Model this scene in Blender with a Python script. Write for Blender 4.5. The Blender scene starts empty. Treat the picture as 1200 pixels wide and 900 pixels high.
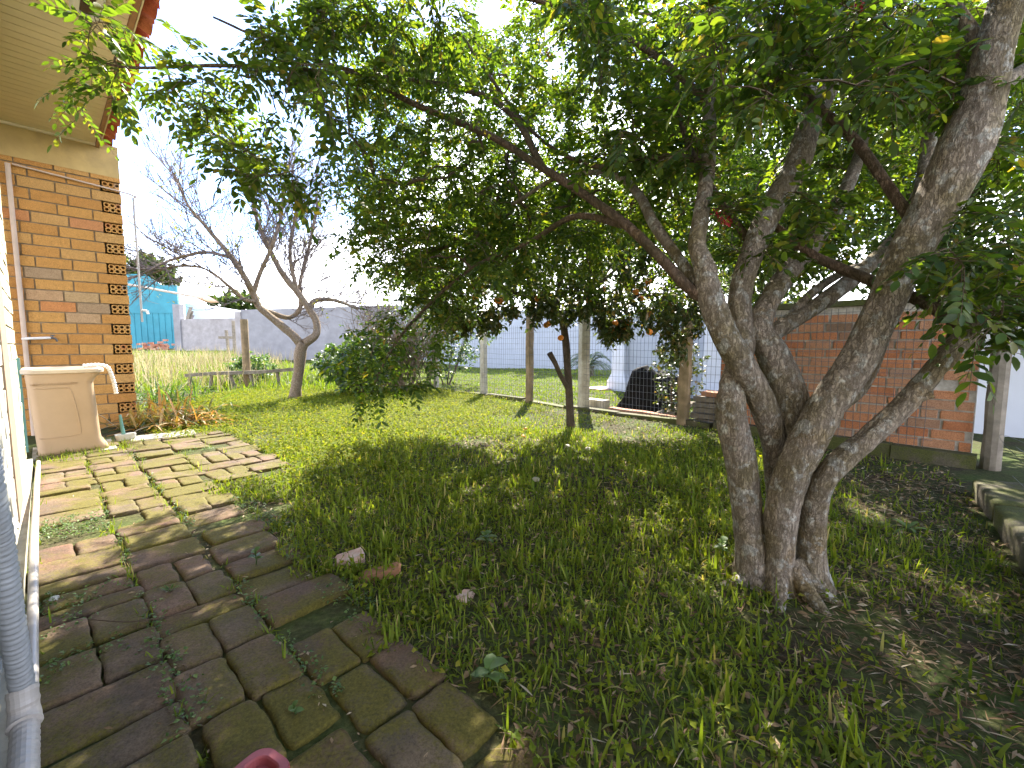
import bpy, math
import numpy as np
from math import radians, sin, cos, pi, sqrt, atan2

SC = bpy.context.scene
COL = SC.collection
R = np.random.default_rng(11)

# ------------------------------------------------------------------ camera
FPX, HOR, HC = 510.0, 405.0, 0.90
PITCH = math.atan((450 - HOR) / FPX)
cam_d = bpy.data.cameras.new('camera'); cam = bpy.data.objects.new('camera', cam_d); COL.objects.link(cam)
cam.location = (0, 0, HC); cam.rotation_euler = (pi / 2 - PITCH, 0, 0)
cam_d.sensor_fit = 'HORIZONTAL'; cam_d.sensor_width = 36.0; cam_d.lens = 36.0 * FPX / 1200.0
cam_d.clip_start = 0.02; cam_d.clip_end = 2000
SC.camera = cam

# ------------------------------------------------------------------ light
SUN_AZ, SUN_EL = radians(82), radians(44)          # azimuth from +X towards +Y
sdir = np.array([cos(SUN_EL) * cos(SUN_AZ), cos(SUN_EL) * sin(SUN_AZ), sin(SUN_EL)])
sun_d = bpy.data.lights.new('sun', 'SUN'); sun = bpy.data.objects.new('sun', sun_d); COL.objects.link(sun)
sun_d.energy = 2.9; sun_d.angle = radians(0.5); sun_d.color = (1.0, 0.93, 0.80)
sun.rotation_euler = (pi / 2 - SUN_EL, 0, SUN_AZ + pi / 2)
sun.location = (12, 6, 14)

W = bpy.data.worlds.new('World'); SC.world = W; W.use_nodes = True
wn, wl = W.node_tree.nodes, W.node_tree.links
wn.clear()
wo = wn.new('ShaderNodeOutputWorld'); bg = wn.new('ShaderNodeBackground'); sky = wn.new('ShaderNodeTexSky')
sky.sky_type = 'NISHITA'; sky.sun_disc = False; sky.sun_elevation = SUN_EL
sky.sun_rotation = pi / 2 - SUN_AZ; sky.air_density = 0.45; sky.dust_density = 0.15; sky.ozone_density = 1.2
bg.inputs['Strength'].default_value = 0.148
# thin bright cloud veil, thicker towards the horizon
tc = wn.new('ShaderNodeTexCoord'); mp = wn.new('ShaderNodeMapping'); mp.inputs['Scale'].default_value = (1.0, 1.0, 2.6)
nz = wn.new('ShaderNodeTexNoise'); nz.inputs['Scale'].default_value = 2.3; nz.inputs['Detail'].default_value = 7; nz.inputs['Roughness'].default_value = 0.55
sx = wn.new('ShaderNodeSeparateXYZ'); mr = wn.new('ShaderNodeMapRange')
mr.inputs['From Min'].default_value = 0.10; mr.inputs['From Max'].default_value = 0.80; mr.inputs['To Min'].default_value = 0.30; mr.inputs['To Max'].default_value = -0.30
ad = wn.new('ShaderNodeMath'); ad.operation = 'ADD'
rp = wn.new('ShaderNodeValToRGB'); rp.color_ramp.elements[0].position = 0.42; rp.color_ramp.elements[1].position = 0.66
mx = wn.new('ShaderNodeMix'); mx.data_type = 'RGBA'
wl.new(tc.outputs['Generated'], mp.inputs['Vector']); wl.new(mp.outputs['Vector'], nz.inputs['Vector'])
wl.new(tc.outputs['Generated'], sx.inputs[0]); wl.new(sx.outputs['Z'], mr.inputs['Value'])
vd = wn.new('ShaderNodeVectorMath'); vd.operation = 'DOT_PRODUCT'; vd.inputs[1].default_value = (-.54, .68, .49); wl.new(tc.outputs['Generated'], vd.inputs[0])
gp_ = wn.new('ShaderNodeMapRange'); gp_.inputs['From Min'].default_value = .90; gp_.inputs['From Max'].default_value = .985; gp_.inputs['To Max'].default_value = -.55   # a gap in the cloud
wl.new(vd.outputs['Value'], gp_.inputs['Value']); ad2 = wn.new('ShaderNodeMath'); ad2.operation = 'ADD'; wl.new(nz.outputs['Fac'], ad2.inputs[0]); wl.new(gp_.outputs['Result'], ad2.inputs[1])
wl.new(ad2.outputs[0], ad.inputs[0]); wl.new(mr.outputs['Result'], ad.inputs[1]); wl.new(ad.outputs[0], rp.inputs['Fac'])
wl.new(rp.outputs['Color'], mx.inputs['Factor']); wl.new(sky.outputs['Color'], mx.inputs['A'])
mx.inputs['B'].default_value = (5.9, 6.0, 6.5, 1)
wl.new(mx.outputs['Result'], bg.inputs['Color']); wl.new(bg.outputs['Background'], wo.inputs['Surface'])

vs = SC.view_settings
vs.view_transform = 'Standard'; vs.look = 'None'; vs.gamma = 1.0; vs.exposure = 3.2
try: vs.use_curve_mapping = False
except Exception: pass
cy = SC.cycles
cy.max_bounces = 7; cy.diffuse_bounces = 4; cy.glossy_bounces = 2; cy.transmission_bounces = 5; cy.transparent_max_bounces = 4
cy.sample_clamp_indirect = 6.0; cy.use_denoising = True
cy.caustics_reflective = False; cy.caustics_refractive = False

# ------------------------------------------------------------------ geometry helpers
CP, SP = cos(PITCH), sin(PITCH)
def rayd(px, py):
    a = (px - 600) / FPX; u = (450 - py) / FPX
    return np.array([a, CP + u * SP, u * CP - SP])
CAM = np.array([0, 0, HC])
def at(px, py, Y):                                  # point of that sight line at distance Y in front
    d = rayd(px, py); return CAM + d * (Y / d[1])
def G(px, py, z=0.0):                               # point on the ground
    d = rayd(px, py); return CAM + d * ((z - HC) / d[2])
def proj(P):
    P = np.asarray(P, float); q = P - CAM
    f = q[..., 1] * CP - q[..., 2] * SP; u = q[..., 1] * SP + q[..., 2] * CP
    f = np.where(np.abs(f) < 1e-6, 1e-6, f)
    return 600 + FPX * q[..., 0] / f, 450 - FPX * u / f, f
HO = np.array([-3.58, 3.15]); HU_, HN_ = np.array([-.733, .680]), np.array([.680, .733])
def H(u, n, z=0.0):                                 # house frame: u along the wall away from us, n outwards
    p = HO + HU_ * u + HN_ * n; return np.array([p[0], p[1], z])
def HA(A):
    A = np.asarray(A, float); p = HO + A[:, :1] * HU_ + A[:, 1:2] * HN_
    return np.column_stack([p, A[:, 2]])
def on_n(px, py, n):                                # point of a sight line on the plane at n in front of the house wall
    d = rayd(px, py); h = lambda v: v[0] * HN_[0] + v[1] * HN_[1]
    n0 = h(-HO); return CAM + d * ((n - n0) / h(d))
def house_un(x, y):
    dx, dy = x - HO[0], y - HO[1]
    return dx * HU_[0] + dy * HU_[1], dx * HN_[0] + dy * HN_[1]
F0 = np.array([-1.57, 9.0]); FD = np.array([.656, -.755]); FD /= np.linalg.norm(FD); FNn = np.array([FD[1], -FD[0]])  # FNn points to our side
if FNn @ (np.array([0, 0]) - F0) < 0: FNn = -FNn
def FP(t, s=0.0, z=0.0):
    p = F0 + FD * t + FNn * s; return np.array([p[0], p[1], z])
def fence_ts(x, y):
    dx, dy = x - F0[0], y - F0[1]
    return dx * FD[0] + dy * FD[1], dx * FNn[0] + dy * FNn[1]

def smooth(a, b, x):
    t = np.clip((x - a) / (b - a), 0, 1); return t * t * (3 - 2 * t)
def hsh(ix, iy, iz):
    h = (ix.astype(np.int64) * 374761393 + iy.astype(np.int64) * 668265263 + iz.astype(np.int64) * 2147483647) & 0xffffffff
    h = ((h ^ (h >> 13)) * 1274126177) & 0xffffffff
    return ((h ^ (h >> 16)) & 0xffff) / 65535.0
def vnoise(P):
    P = np.asarray(P, float); i = np.floor(P).astype(np.int64); f = P - i; f = f * f * (3 - 2 * f); r = 0
    for dx in (0, 1):
        for dy in (0, 1):
            for dz in (0, 1):
                w = (f[:, 0] if dx else 1 - f[:, 0]) * (f[:, 1] if dy else 1 - f[:, 1]) * (f[:, 2] if dz else 1 - f[:, 2])
                r = r + w * hsh(i[:, 0] + dx, i[:, 1] + dy, i[:, 2] + dz)
    return r
def fbm(P, o=4):
    P = np.asarray(P, float); r = 0; a = .5
    for k in range(o): r = r + a * (vnoise(P * 2 ** k + 17.3 * k) - .5); a *= .5
    return r
def gz(x, y):                                       # ground height
    x = np.asarray(x, float); y = np.asarray(y, float)
    P = np.column_stack([np.ravel(x), np.ravel(y), np.zeros(x.size)])
    b = fbm(P * 1.1, 3).reshape(x.shape) * .05
    u, n = house_un(x, y)
    pathm = smooth(1.7, 1.3, n) * smooth(.9, .5, u)
    rise = .034 * np.clip(y - 9.5, 0, 26) * smooth(-1.0, -4.5, x)
    return b * (1 - .8 * pathm) + .004 * pathm + rise

class MB:
    def __init__(s): s.V = []; s.F = {3: [], 4: []}; s.M = {3: [], 4: []}; s.N = []; s.n = 0
    def add(s, V, F, m=0):
        V = np.asarray(V, float).reshape(-1, 3)
        groups = F if isinstance(F, (list, tuple)) and len(F) and isinstance(F[0], np.ndarray) and F[0].ndim == 2 else [np.asarray(F)] if isinstance(F, np.ndarray) else None
        if groups is None:
            for f in F:
                if len(f) in (3, 4): s.F[len(f)].append(np.array([f]) + s.n); s.M[len(f)].append(np.array([m]))
                else: s.N.append((np.array(f) + s.n, m))
        else:
            for g in groups:
                if len(g): k = g.shape[1]; s.F[k].append(g + s.n); s.M[k].append(np.full(len(g), m))
        s.V.append(V); s.n += len(V)
    def build(s, name, mats, parent=None, smooth=False, base=None, label=None):
        V = np.concatenate(s.V); off = np.zeros(3)
        if parent is not None: off = np.array(parent.get('_o', (0, 0, 0)), float)
        elif base is not None: off = np.array(base, float)
        me = bpy.data.meshes.new(name)
        loops, starts, mi, c = [], [], [], 0
        for k in (3, 4):
            if s.F[k]:
                A = np.concatenate(s.F[k]); loops.append(A.ravel()); starts.append(c + np.arange(len(A)) * k); c += A.size; mi.append(np.concatenate(s.M[k]))
        for f, m in s.N: loops.append(f); starts.append(np.array([c])); c += len(f); mi.append(np.array([m]))
        loops = np.concatenate(loops); starts = np.concatenate(starts); mi = np.concatenate(mi)
        me.vertices.add(len(V)); me.vertices.foreach_set('co', (V - off).astype(np.float32).ravel())
        me.loops.add(len(loops)); me.loops.foreach_set('vertex_index', loops.astype(np.int32))
        me.polygons.add(len(starts)); me.polygons.foreach_set('loop_start', starts.astype(np.int32))
        for m in (mats if isinstance(mats, (list, tuple)) else [mats]): me.materials.append(m)
        me.polygons.foreach_set('material_index', mi.astype(np.int32))
        me.polygons.foreach_set('use_smooth', np.full(len(starts), bool(smooth)))
        me.update(calc_edges=True); me.validate()
        o = bpy.data.objects.new(name, me); COL.objects.link(o)
        if parent is not None: o.parent = parent; o['_o'] = tuple(off)
        elif base is not None: o.location = off; o['_o'] = tuple(off)
        if label: o['label'] = label
        return o
def thing(name, loc, label, cat, group=None):
    o = bpy.data.objects.new(name, None); COL.objects.link(o); o.location = loc; o.empty_display_size = .1
    o['_o'] = tuple(float(v) for v in loc); return tag(o, label, cat, group)
def tag(o, label, cat, group=None):
    o['label'] = label; o['category'] = cat
    if group: o['group'] = group
    return o
def kind(o, k, label=None, cat=None):
    o['kind'] = k
    if label: o['label'] = label
    if cat: o['category'] = cat
    return o
BOXF = np.array([[0, 3, 2, 1], [4, 5, 6, 7], [0, 1, 5, 4], [1, 2, 6, 5], [2, 3, 7, 6], [3, 0, 4, 7]])
def hexa(mb, P8, m=0): mb.add(P8, BOXF, m)
def fbox(mb, fr, a0, a1, b0, b1, z0, z1, m=0):      # box in a frame function fr(a,b,z)
    hexa(mb, [fr(a0, b0, z0), fr(a1, b0, z0), fr(a1, b1, z0), fr(a0, b1, z0), fr(a0, b0, z1), fr(a1, b0, z1), fr(a1, b1, z1), fr(a0, b1, z1)], m)
W3 = lambda x, y, z=0: np.array([x, y, z])
def bevbox(mb, fr, a0, a1, b0, b1, z0, z1, r, m=0, jit=0.0, tilt=(0, 0)):
    # box with a bevelled top and upright edges (worn brick)
    def ring(i, z): return [(a0 + i, b0 + i * 2), (a0 + i * 2, b0 + i), (a1 - i * 2, b0 + i), (a1 - i, b0 + i * 2), (a1 - i, b1 - i * 2), (a1 - i * 2, b1 - i), (a0 + i * 2, b1 - i), (a0 + i, b1 - i * 2)], z
    V = []
    ca, cb = (a0 + a1) / 2, (b0 + b1) / 2
    for k, (i, z) in enumerate(((0 + 1e-4, z0), (1e-4, z1 - r), (r * .35, z1 - r * .3), (r, z1))):
        rr = [(a0 + i, b0 + i + r), (a0 + i + r, b0 + i), (a1 - i - r, b0 + i), (a1 - i, b0 + i + r), (a1 - i, b1 - i - r), (a1 - i - r, b1 - i), (a0 + i + r, b1 - i), (a0 + i, b1 - i - r)]
        for a, b in rr:
            zz = z + (tilt[0] * (a - ca) + tilt[1] * (b - cb) if k else 0)
            V.append(fr(a + R.normal() * jit, b + R.normal() * jit, zz + (R.normal() * jit * .4 if k else 0)))
    F = []
    for k in range(3):
        for j in range(8): F.append([k * 8 + j, k * 8 + (j + 1) % 8, k * 8 + 8 + (j + 1) % 8, k * 8 + 8 + j])
    nn = len(V); V.append(np.mean(V[24:32], axis=0) + np.array([0, 0, R.normal() * jit * .5]))
    for j in range(8): F.append([24 + j, 24 + (j + 1) % 8, nn])
    mb.add(V, F, m)
def paver(mb, fr, a0, a1, b0, b1, z0, z1, r=.008, amp=.0035, edge=.005, tilt=(0, 0), res=.010, m=0):
    # a worn block: lumpy top, ragged rounded edges, rough sides
    na = max(4, int((a1 - a0) / res)); nb = max(4, int((b1 - b0) / res)); sd = R.uniform(0, 90)
    A, B = np.meshgrid(np.linspace(a0, a1, na), np.linspace(b0, b1, nb)); da = np.minimum(A - a0, a1 - A); db = np.minimum(B - b0, b1 - B)
    ca, cb = (a0 + a1) / 2, (b0 + b1) / 2; S = np.column_stack([A.ravel() * 22 + sd, B.ravel() * 22, np.full(A.size, sd)])
    n1 = fbm(S, 4).reshape(A.shape); n2 = fbm(S * .7 + 31, 3).reshape(A.shape); n3 = fbm(S * .7 + 57, 3).reshape(A.shape)
    rim = np.exp(-(np.minimum(da, db) / r) ** 2); cor = np.exp(-(np.hypot(da, db) / (r * 2.2)) ** 2)
    A2 = A + (n2 * edge * 4 - np.sign(A - ca) * cor * r * .5) * np.exp(-(da / .03) ** 2); B2 = B + (n3 * edge * 4 - np.sign(B - cb) * cor * r * .5) * np.exp(-(db / .03) ** 2)
    Z = z1 + n1 * amp * 3 - r * .75 * rim * (1 + 3.5 * n2) - r * .5 * cor + tilt[0] * (A - ca) + tilt[1] * (B - cb)
    V = [fr(x, y, z) for x, y, z in zip(A2.ravel(), B2.ravel(), Z.ravel())]; I = np.arange(na * nb).reshape(nb, na)
    F = [np.stack([I[:-1, :-1], I[:-1, 1:], I[1:, 1:], I[1:, :-1]], -1).reshape(-1, 4)]
    per = np.concatenate([I[0, :], I[1:, -1], I[-1, -2::-1], I[-2:0:-1, 0]]); k = len(per); base = len(V)
    for lv in (.35, 1.0):
        for q in per: V.append(fr(A2.flat[q] + R.normal() * .001, B2.flat[q] + R.normal() * .001, Z.flat[q] * (1 - lv) + z0 * lv))
    j = np.arange(k); j2 = (j + 1) % k
    F.append(np.stack([per[j2], per[j], base + j, base + j2], -1)); F.append(np.stack([base + j2, base + j, base + k + j, base + k + j2], -1))
    mb.add(V, F, m)
def crom(P, step):
    P = np.asarray(P, float); Q = np.vstack([2 * P[0] - P[1], P, 2 * P[-1] - P[-2]]); out = []
    for i in range(1, len(Q) - 2):
        d = np.linalg.norm(Q[i + 1][:3] - Q[i][:3]); k = max(2, int(d / step)); t = np.linspace(0, 1, k, endpoint=False)[:, None]
        p0, p1, p2, p3 = Q[i - 1], Q[i], Q[i + 1], Q[i + 2]
        out.append(.5 * ((2 * p1) + (-p0 + p2) * t + (2 * p0 - 5 * p1 + 4 * p2 - p3) * t ** 2 + (-p0 + 3 * p1 - 3 * p2 + p3) * t ** 3))
    out.append(P[-1:]); return np.vstack(out)
def frames(P):
    T = np.gradient(P, axis=0); T /= np.linalg.norm(T, axis=1)[:, None] + 1e-12
    a = np.array([0, 0, 1.0]) if abs(T[0][2]) < .8 else np.array([1.0, 0, 0])
    A = np.zeros_like(P); v = a - T[0] * (a @ T[0]); v /= np.linalg.norm(v)
    for i in range(len(P)):
        v = v - T[i] * (v @ T[i]); v /= np.linalg.norm(v) + 1e-12; A[i] = v
    return T, A, np.cross(T, A)
def tube(mb, P, rad, sides=8, m=0, cap=True, noise=0.0, nf=30.0, seed=0.0, flute=0.0):
    P = np.asarray(P, float); k = len(P); rad = np.broadcast_to(np.asarray(rad, float), (k,))
    T, A, B = frames(P); th = np.arange(sides) / sides * 2 * pi
    rr = np.repeat(rad[:, None], sides, 1)
    if noise or flute:
        L = np.concatenate([[0], np.cumsum(np.linalg.norm(np.diff(P, axis=0), axis=1))])
        cx, cyy = np.cos(th), np.sin(th)
        Q = np.stack([np.broadcast_to(cx * 1.0, (k, sides)) * 2.2, np.broadcast_to(cyy, (k, sides)) * 2.2, np.repeat(L[:, None] * 5, sides, 1)], -1).reshape(-1, 3) + seed
        rr = rr * (1 + 2 * flute * fbm(Q, 2).reshape(k, sides))
        C = np.stack([np.broadcast_to(cx, (k, sides)) * rad[:, None] * nf, np.broadcast_to(cyy, (k, sides)) * rad[:, None] * nf, np.repeat(L[:, None] * nf * .35, sides, 1)], -1).reshape(-1, 3) + seed * 3
        nn = fbm(C, 4).reshape(k, sides)
        rr = rr + noise * (1 - 2.2 * np.abs(nn) * 2) * .7 + noise * nn
    V = P[:, None, :] + rr[:, :, None] * (np.cos(th)[None, :, None] * A[:, None, :] + np.sin(th)[None, :, None] * B[:, None, :])
    i = np.arange(k - 1)[:, None] * sides; j = np.arange(sides)[None, :]; j2 = (j + 1) % sides
    F = np.stack([i + j, i + j2, i + sides + j2, i + sides + j], -1).reshape(-1, 4)
    V = V.reshape(-1, 3)
    if cap:
        V = np.vstack([V, P[0], P[-1]]); n0 = k * sides
        js = np.arange(sides); c0 = np.stack([(js + 1) % sides, js, np.full(sides, n0)], -1); b = (k - 1) * sides
        c1 = np.stack([b + js, b + (js + 1) % sides, np.full(sides, n0 + 1)], -1)
        mb.add(V, [F, c0, c1], m)
    else: mb.add(V, [F], m)
def nrm(v): return v / (np.linalg.norm(v, axis=-1, keepdims=True) + 1e-12)

# leaf templates: x = across (half width 1), y = along 0..1, z = up
def tmpl(kind_):
    if kind_ == 'small':
        V = np.array([[0, 0, 0], [-1, .45, .18], [1, .45, .18], [0, 1, -.1], [0, .45, 0]], float)
        F = np.array([[0, 4, 1], [4, 3, 1], [0, 2, 4], [4, 2, 3]])
    elif kind_ == 'fine':
        V = np.array([[0, 0, 0], [0, .25, .02], [0, .55, .02], [0, .82, -.03], [0, 1, -.12],
                      [-.68, .18, .12], [-1, .46, .16], [-.70, .76, .08], [.68, .18, .12], [1, .46, .16], [.70, .76, .08]], float)
        F = np.array([[0, 1, 5], [1, 6, 5], [1, 2, 6], [2, 7, 6], [2, 3, 7], [3, 4, 7], [0, 8, 1], [1, 8, 9], [1, 9, 2], [2, 9, 10], [2, 10, 3], [3, 10, 4]])
    elif kind_ == 'blade':
        V = np.array([[-1, 0, 0], [1, 0, 0], [-.85, .38, .10], [.85, .38, .10], [-.6, .72, .13], [.6, .72, .13], [0, 1, 0]], float)
        F = np.array([[0, 1, 3], [0, 3, 2], [2, 3, 5], [2, 5, 4], [4, 5, 6]])
    return V, F
def leaves(mb, pos, axis, up, length, halfw, kind_='small', m=0, bend=None):
    pos = np.asarray(pos); N = len(pos)
    if not N: return
    V, F = tmpl(kind_); y = nrm(axis); x = nrm(np.cross(y, up)); z = np.cross(x, y)
    length = np.broadcast_to(length, (N,)); halfw = np.broadcast_to(halfw, (N,))
    P = pos[:, None] + x[:, None] * (V[None, :, 0:1] * halfw[:, None, None]) + y[:, None] * (V[None, :, 1:2] * length[:, None, None]) + z[:, None] * (V[None, :, 2:3] * (halfw * (1.4 if kind_ != 'blade' else 2))[:, None, None])
    if bend is not None:
        b = np.broadcast_to(bend, (N,)); P[:, :, 2] -= (V[None, :, 1] ** 2) * (b * length)[:, None]
    FF = (F[None] + (np.arange(N) * len(V))[:, None, None]).reshape(-1, F.shape[1])
    mb.add(P.reshape(-1, 3), [FF], m)
def rnd(N, s=1.0): return R.normal(size=(N, 3)) * s
def compound(mb, pos, axis, length, pairs=5, lf=.045, kind_='small', rach=None, m=0, droop=.35, wr=.23):
    # pinnate leaves: a drooping stalk with pairs of leaflets
    pos = np.asarray(pos); N = len(pos); a = nrm(axis); length = np.broadcast_to(length, (N,))
    side = nrm(np.cross(a, np.array([0, 0, 1.0]) + rnd(N, .25))); up = np.cross(side, a)
    P_, A_, U_, L_ = [], [], [], []
    for k in range(pairs + 1):
        s = (.22 + .78 * k / pairs); c = pos + a * (length * s)[:, None]; c[:, 2] -= droop * length * s * s
        d = a.copy(); d[:, 2] -= 2 * droop * s; d = nrm(d)
        for sg in ((1, -1) if k < pairs else (0,)):
            ax = d * (.55 if sg else 1) + side * sg * .85 + rnd(N, .13); ax[:, 2] -= .15
            P_.append(c + rnd(N, .002)); A_.append(ax); U_.append(up + rnd(N, .28)); L_.append(lf * R.uniform(.75, 1.2, N) * (1 if 0 < k else .8))
    L_ = np.concatenate(L_)
    leaves(mb, np.concatenate(P_), np.concatenate(A_), np.concatenate(U_), L_, L_ * wr * R.uniform(.85, 1.15, len(L_)), kind_, m)
    if rach is not None:
        for i in range(N):
            s = np.linspace(0, 1, 4)[:, None]; c = pos[i] + a[i] * length[i] * s; c[:, 2] -= droop * length[i] * s[:, 0] ** 2
            tube(rach, c, np.array([.0016, .0013, .001, .0006]), 3, cap=False)

class Skel:
    """grows twigs from limbs to target points; radius follows the number of twigs carried"""
    def __init__(s): s.P = np.zeros((0, 3)); s.par = []; s.chains = []; s.base = []; s.fix = []
    def limb(s, pts, rad, keep=None):
        n0 = len(s.P); s.P = np.vstack([s.P, pts]); s.par += [-1 if i == 0 else n0 + i - 1 for i in range(len(pts))]
        s.fix += list(np.broadcast_to(rad, (len(pts),)))
    def grow(s, T, step=.10, wob=.18, seg_min=3):
        T = np.asarray(T)
        d0 = np.array([np.min(np.sum((s.P - t) ** 2, 1)) for t in T]); T = T[np.argsort(d0)]
        cap = len(s.P) + len(T) * 40; buf = np.zeros((cap, 3)); n = len(s.P); buf[:n] = s.P
        for t in T:
            q = buf[:n]; d = np.sum((q - t) ** 2, 1); i = int(np.argmin(d)); L = sqrt(d[i])
            if L < step * .5: continue
            k = min(38, max(seg_min, int(L / step))); p0 = q[i].copy()
            tt = np.linspace(0, 1, k + 1)[1:, None]; off = R.normal(size=3) * wob * L; off[2] += .12 * L
            c = p0 + (t - p0) * tt + off * (tt * (1 - tt) * 2) + R.normal(size=(k, 3)) * L / k * .10 * (1 - tt * .3)
            ids = list(range(n, n + k)); buf[n:n + k] = c; n += k
            s.par += [i] + ids[:-1]; s.fix += [0] * k; s.chains.append([i] + ids)
        s.P = buf[:n].copy(); return s
    def tubes(s, mb, rt=.0022, ex=.42, rmax=.03, sides=5):
        n = len(s.P); cnt = np.zeros(n)
        for c in s.chains: cnt[c[-1]] += 1
        for i in range(n - 1, -1, -1):
            p = s.par[i]
            if p >= 0 and not s.fix[i]: cnt[p] += cnt[i]
        s.rad = np.minimum(rmax, rt * np.maximum(cnt, 1) ** ex)
        for c in s.chains:
            r = s.rad[c].copy(); r[0] = r[1]; r[-1] *= .6
            tube(mb, s.P[c], r, sides if r[0] > .006 else 3, cap=False)
    def ends(s, per=3, frac=.55):
        P, D = [], []
        for c in s.chains:
            q = s.P[c]; m = len(q)
            for k in range(per):
                f = 1 - frac * k / max(1, per - 1) if per > 1 else 1
                x = f * (m - 1); i = min(m - 2, int(x)); P.append(q[i] + (q[i + 1] - q[i]) * (x - i)); D.append(q[i + 1] - q[i])
        return np.array(P), nrm(np.array(D))

# ------------------------------------------------------------------ materials
def mat(name): 
    m = bpy.data.materials.new(name); m.use_nodes = True; nt = m.node_tree; nt.nodes.clear()
    o = nt.nodes.new('ShaderNodeOutputMaterial'); return m, nt, o
def N_(nt, t, **k):
    n = nt.nodes.new(t)
    for a, v in k.items():
        if a in n.inputs: n.inputs[a].default_value = v
        else: setattr(n, a, v)
    return n
def ramp(nt, fac, stops, interp='LINEAR'):
    r = nt.nodes.new('ShaderNodeValToRGB'); e = r.color_ramp; e.interpolation = interp
    while len(e.elements) < len(stops): e.elements.new(.5)
    for x, (p, c) in zip(e.elements, stops): x.position = p; x.color = (*c, 1) if len(c) == 3 else c
    nt.links.new(fac, r.inputs['Fac']); return r.outputs['Color']
def noise(nt, scale, det=5, rough=.6, coord='Object', sc=None, off=None):
    tc = nt.nodes.new('ShaderNodeTexCoord'); v = tc.outputs[coord]
    if sc or off:
        m = nt.nodes.new('ShaderNodeMapping'); nt.links.new(v, m.inputs['Vector']); v = m.outputs['Vector']
        if sc: m.inputs['Scale'].default_value = sc
        if off: m.inputs['Location'].default_value = off
    n = N_(nt, 'ShaderNodeTexNoise', Scale=scale, Detail=det, Roughness=rough); nt.links.new(v, n.inputs['Vector']); return n.outputs['Fac']
def mixc(nt, f, a, b, mode='MIX'):
    m = nt.nodes.new('ShaderNodeMix'); m.data_type = 'RGBA'; m.blend_type = mode
    for s, v in (('Factor', f), ('A', a), ('B', b)):
        if hasattr(v, 'is_output'): nt.links.new(v, m.inputs[s])
        else: m.inputs[s].default_value = v if s == 'Factor' else (*v, 1)
    return m.outputs['Result']
def mth(nt, op, a, b=None, clamp=False):
    m = nt.nodes.new('ShaderNodeMath'); m.operation = op; m.use_clamp = clamp
    for i, v in enumerate((a, b)):
        if v is None: continue
        if hasattr(v, 'is_output'): nt.links.new(v, m.inputs[i])
        else: m.inputs[i].default_value = v
    return m.outputs[0]
def bump(nt, h, st=.4, d=.01, nin=None):
    b = N_(nt, 'ShaderNodeBump', Strength=st, Distance=d); nt.links.new(h, b.inputs['Height'])
    if nin is not None: nt.links.new(nin, b.inputs['Normal'])
    return b.outputs['Normal']
def bsdf(nt, o, col, rough=.8, spec=.3, normal=None, trans=None, tcol=None):
    p = N_(nt, 'ShaderNodeBsdfPrincipled')
    for s, v in (('Base Color', col), ('Roughness', rough), ('Specular IOR Level', spec)):
        if hasattr(v, 'is_output'): nt.links.new(v, p.inputs[s])
        else: p.inputs[s].default_value = (*v, 1) if s == 'Base Color' else v
    if normal is not None: nt.links.new(normal, p.inputs['Normal'])
    out = p.outputs[0]
    if trans:
        t = nt.nodes.new('ShaderNodeBsdfTranslucent'); tv = tcol if tcol is not None else col
        if hasattr(tv, 'is_output'): nt.links.new(tv, t.inputs['Color'])
        else: t.inputs['Color'].default_value = (*tv, 1)
        ms = nt.nodes.new('ShaderNodeMixShader'); ms.inputs[0].default_value = trans
        nt.links.new(out, ms.inputs[1]); nt.links.new(t.outputs[0], ms.inputs[2]); out = ms.outputs[0]
    nt.links.new(out, o.inputs['Surface'])
def island(nt): return nt.nodes.new('ShaderNodeNewGeometry').outputs['Random Per Island']
def leafmat(name, stops, rough=.45, spec=.35, trans=.4, tm=(1.5, 1.55, .55)):
    m, nt, o = mat(name); c = ramp(nt, island(nt), stops)
    c = mixc(nt, ramp(nt, noise(nt, 40, 2), [(.3, (0, 0, 0)), (.8, (.35, .35, .35))]), c, mixc(nt, .5, c, (.10, .13, .03)))
    t = mixc(nt, 1.0, c, tm, 'MULTIPLY'); bsdf(nt, o, c, rough, spec, None, trans, t); return m
def plain(name, col, rough=.6, spec=.3, var=.15, sc=12, bst=.15, det=5, bd=.004, dirt=None):
    m, nt, o = mat(name); f = noise(nt, sc, det); lo = tuple(v * (1 - var) for v in col); hi = tuple(min(1, v * (1 + var)) for v in col)
    c = ramp(nt, f, [(.3, lo), (.7, hi)])
    if dirt is not None:
        c = mixc(nt, ramp(nt, noise(nt, sc * .35, 6, .7, off=(3, 1, 2)), [(.48, (0, 0, 0)), (.68, (.8, .8, .8))]), c, dirt)
    bsdf(nt, o, c, rough, spec, bump(nt, noise(nt, sc * 6, 4), bst, bd)); return m

GREEN_MAIN = [(0, (.026, .058, .014)), (.35, (.048, .094, .017)), (.65, (.072, .128, .020)), (.88, (.105, .155, .024)), (.96, (.14, .16, .03)), (1, (.20, .15, .04))]
M = {}
M['leaf_main'] = leafmat('glossy pinnate leaf', GREEN_MAIN, .45, .32, .52, (2.0, 1.8, .45))
M['leaf_orange'] = leafmat('citrus leaf', [(0, (.028, .045, .013)), (.5, (.05, .072, .018)), (.8, (.08, .095, .022)), (.93, (.13, .10, .035)), (1, (.20, .12, .04))], .42, .4, .35)
M['leaf_back'] = leafmat('far leaf', [(0, (.025, .05, .014)), (.5, (.05, .085, .02)), (.85, (.085, .12, .028)), (1, (.14, .15, .04))], .5, .3, .45, (1.6, 1.6, .6))
M['leaf_shrub'] = leafmat('shrub leaf', [(0, (.025, .06, .015)), (.5, (.05, .10, .022)), (.9, (.10, .15, .03)), (1, (.20, .19, .05))], .42, .4, .4)
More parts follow.
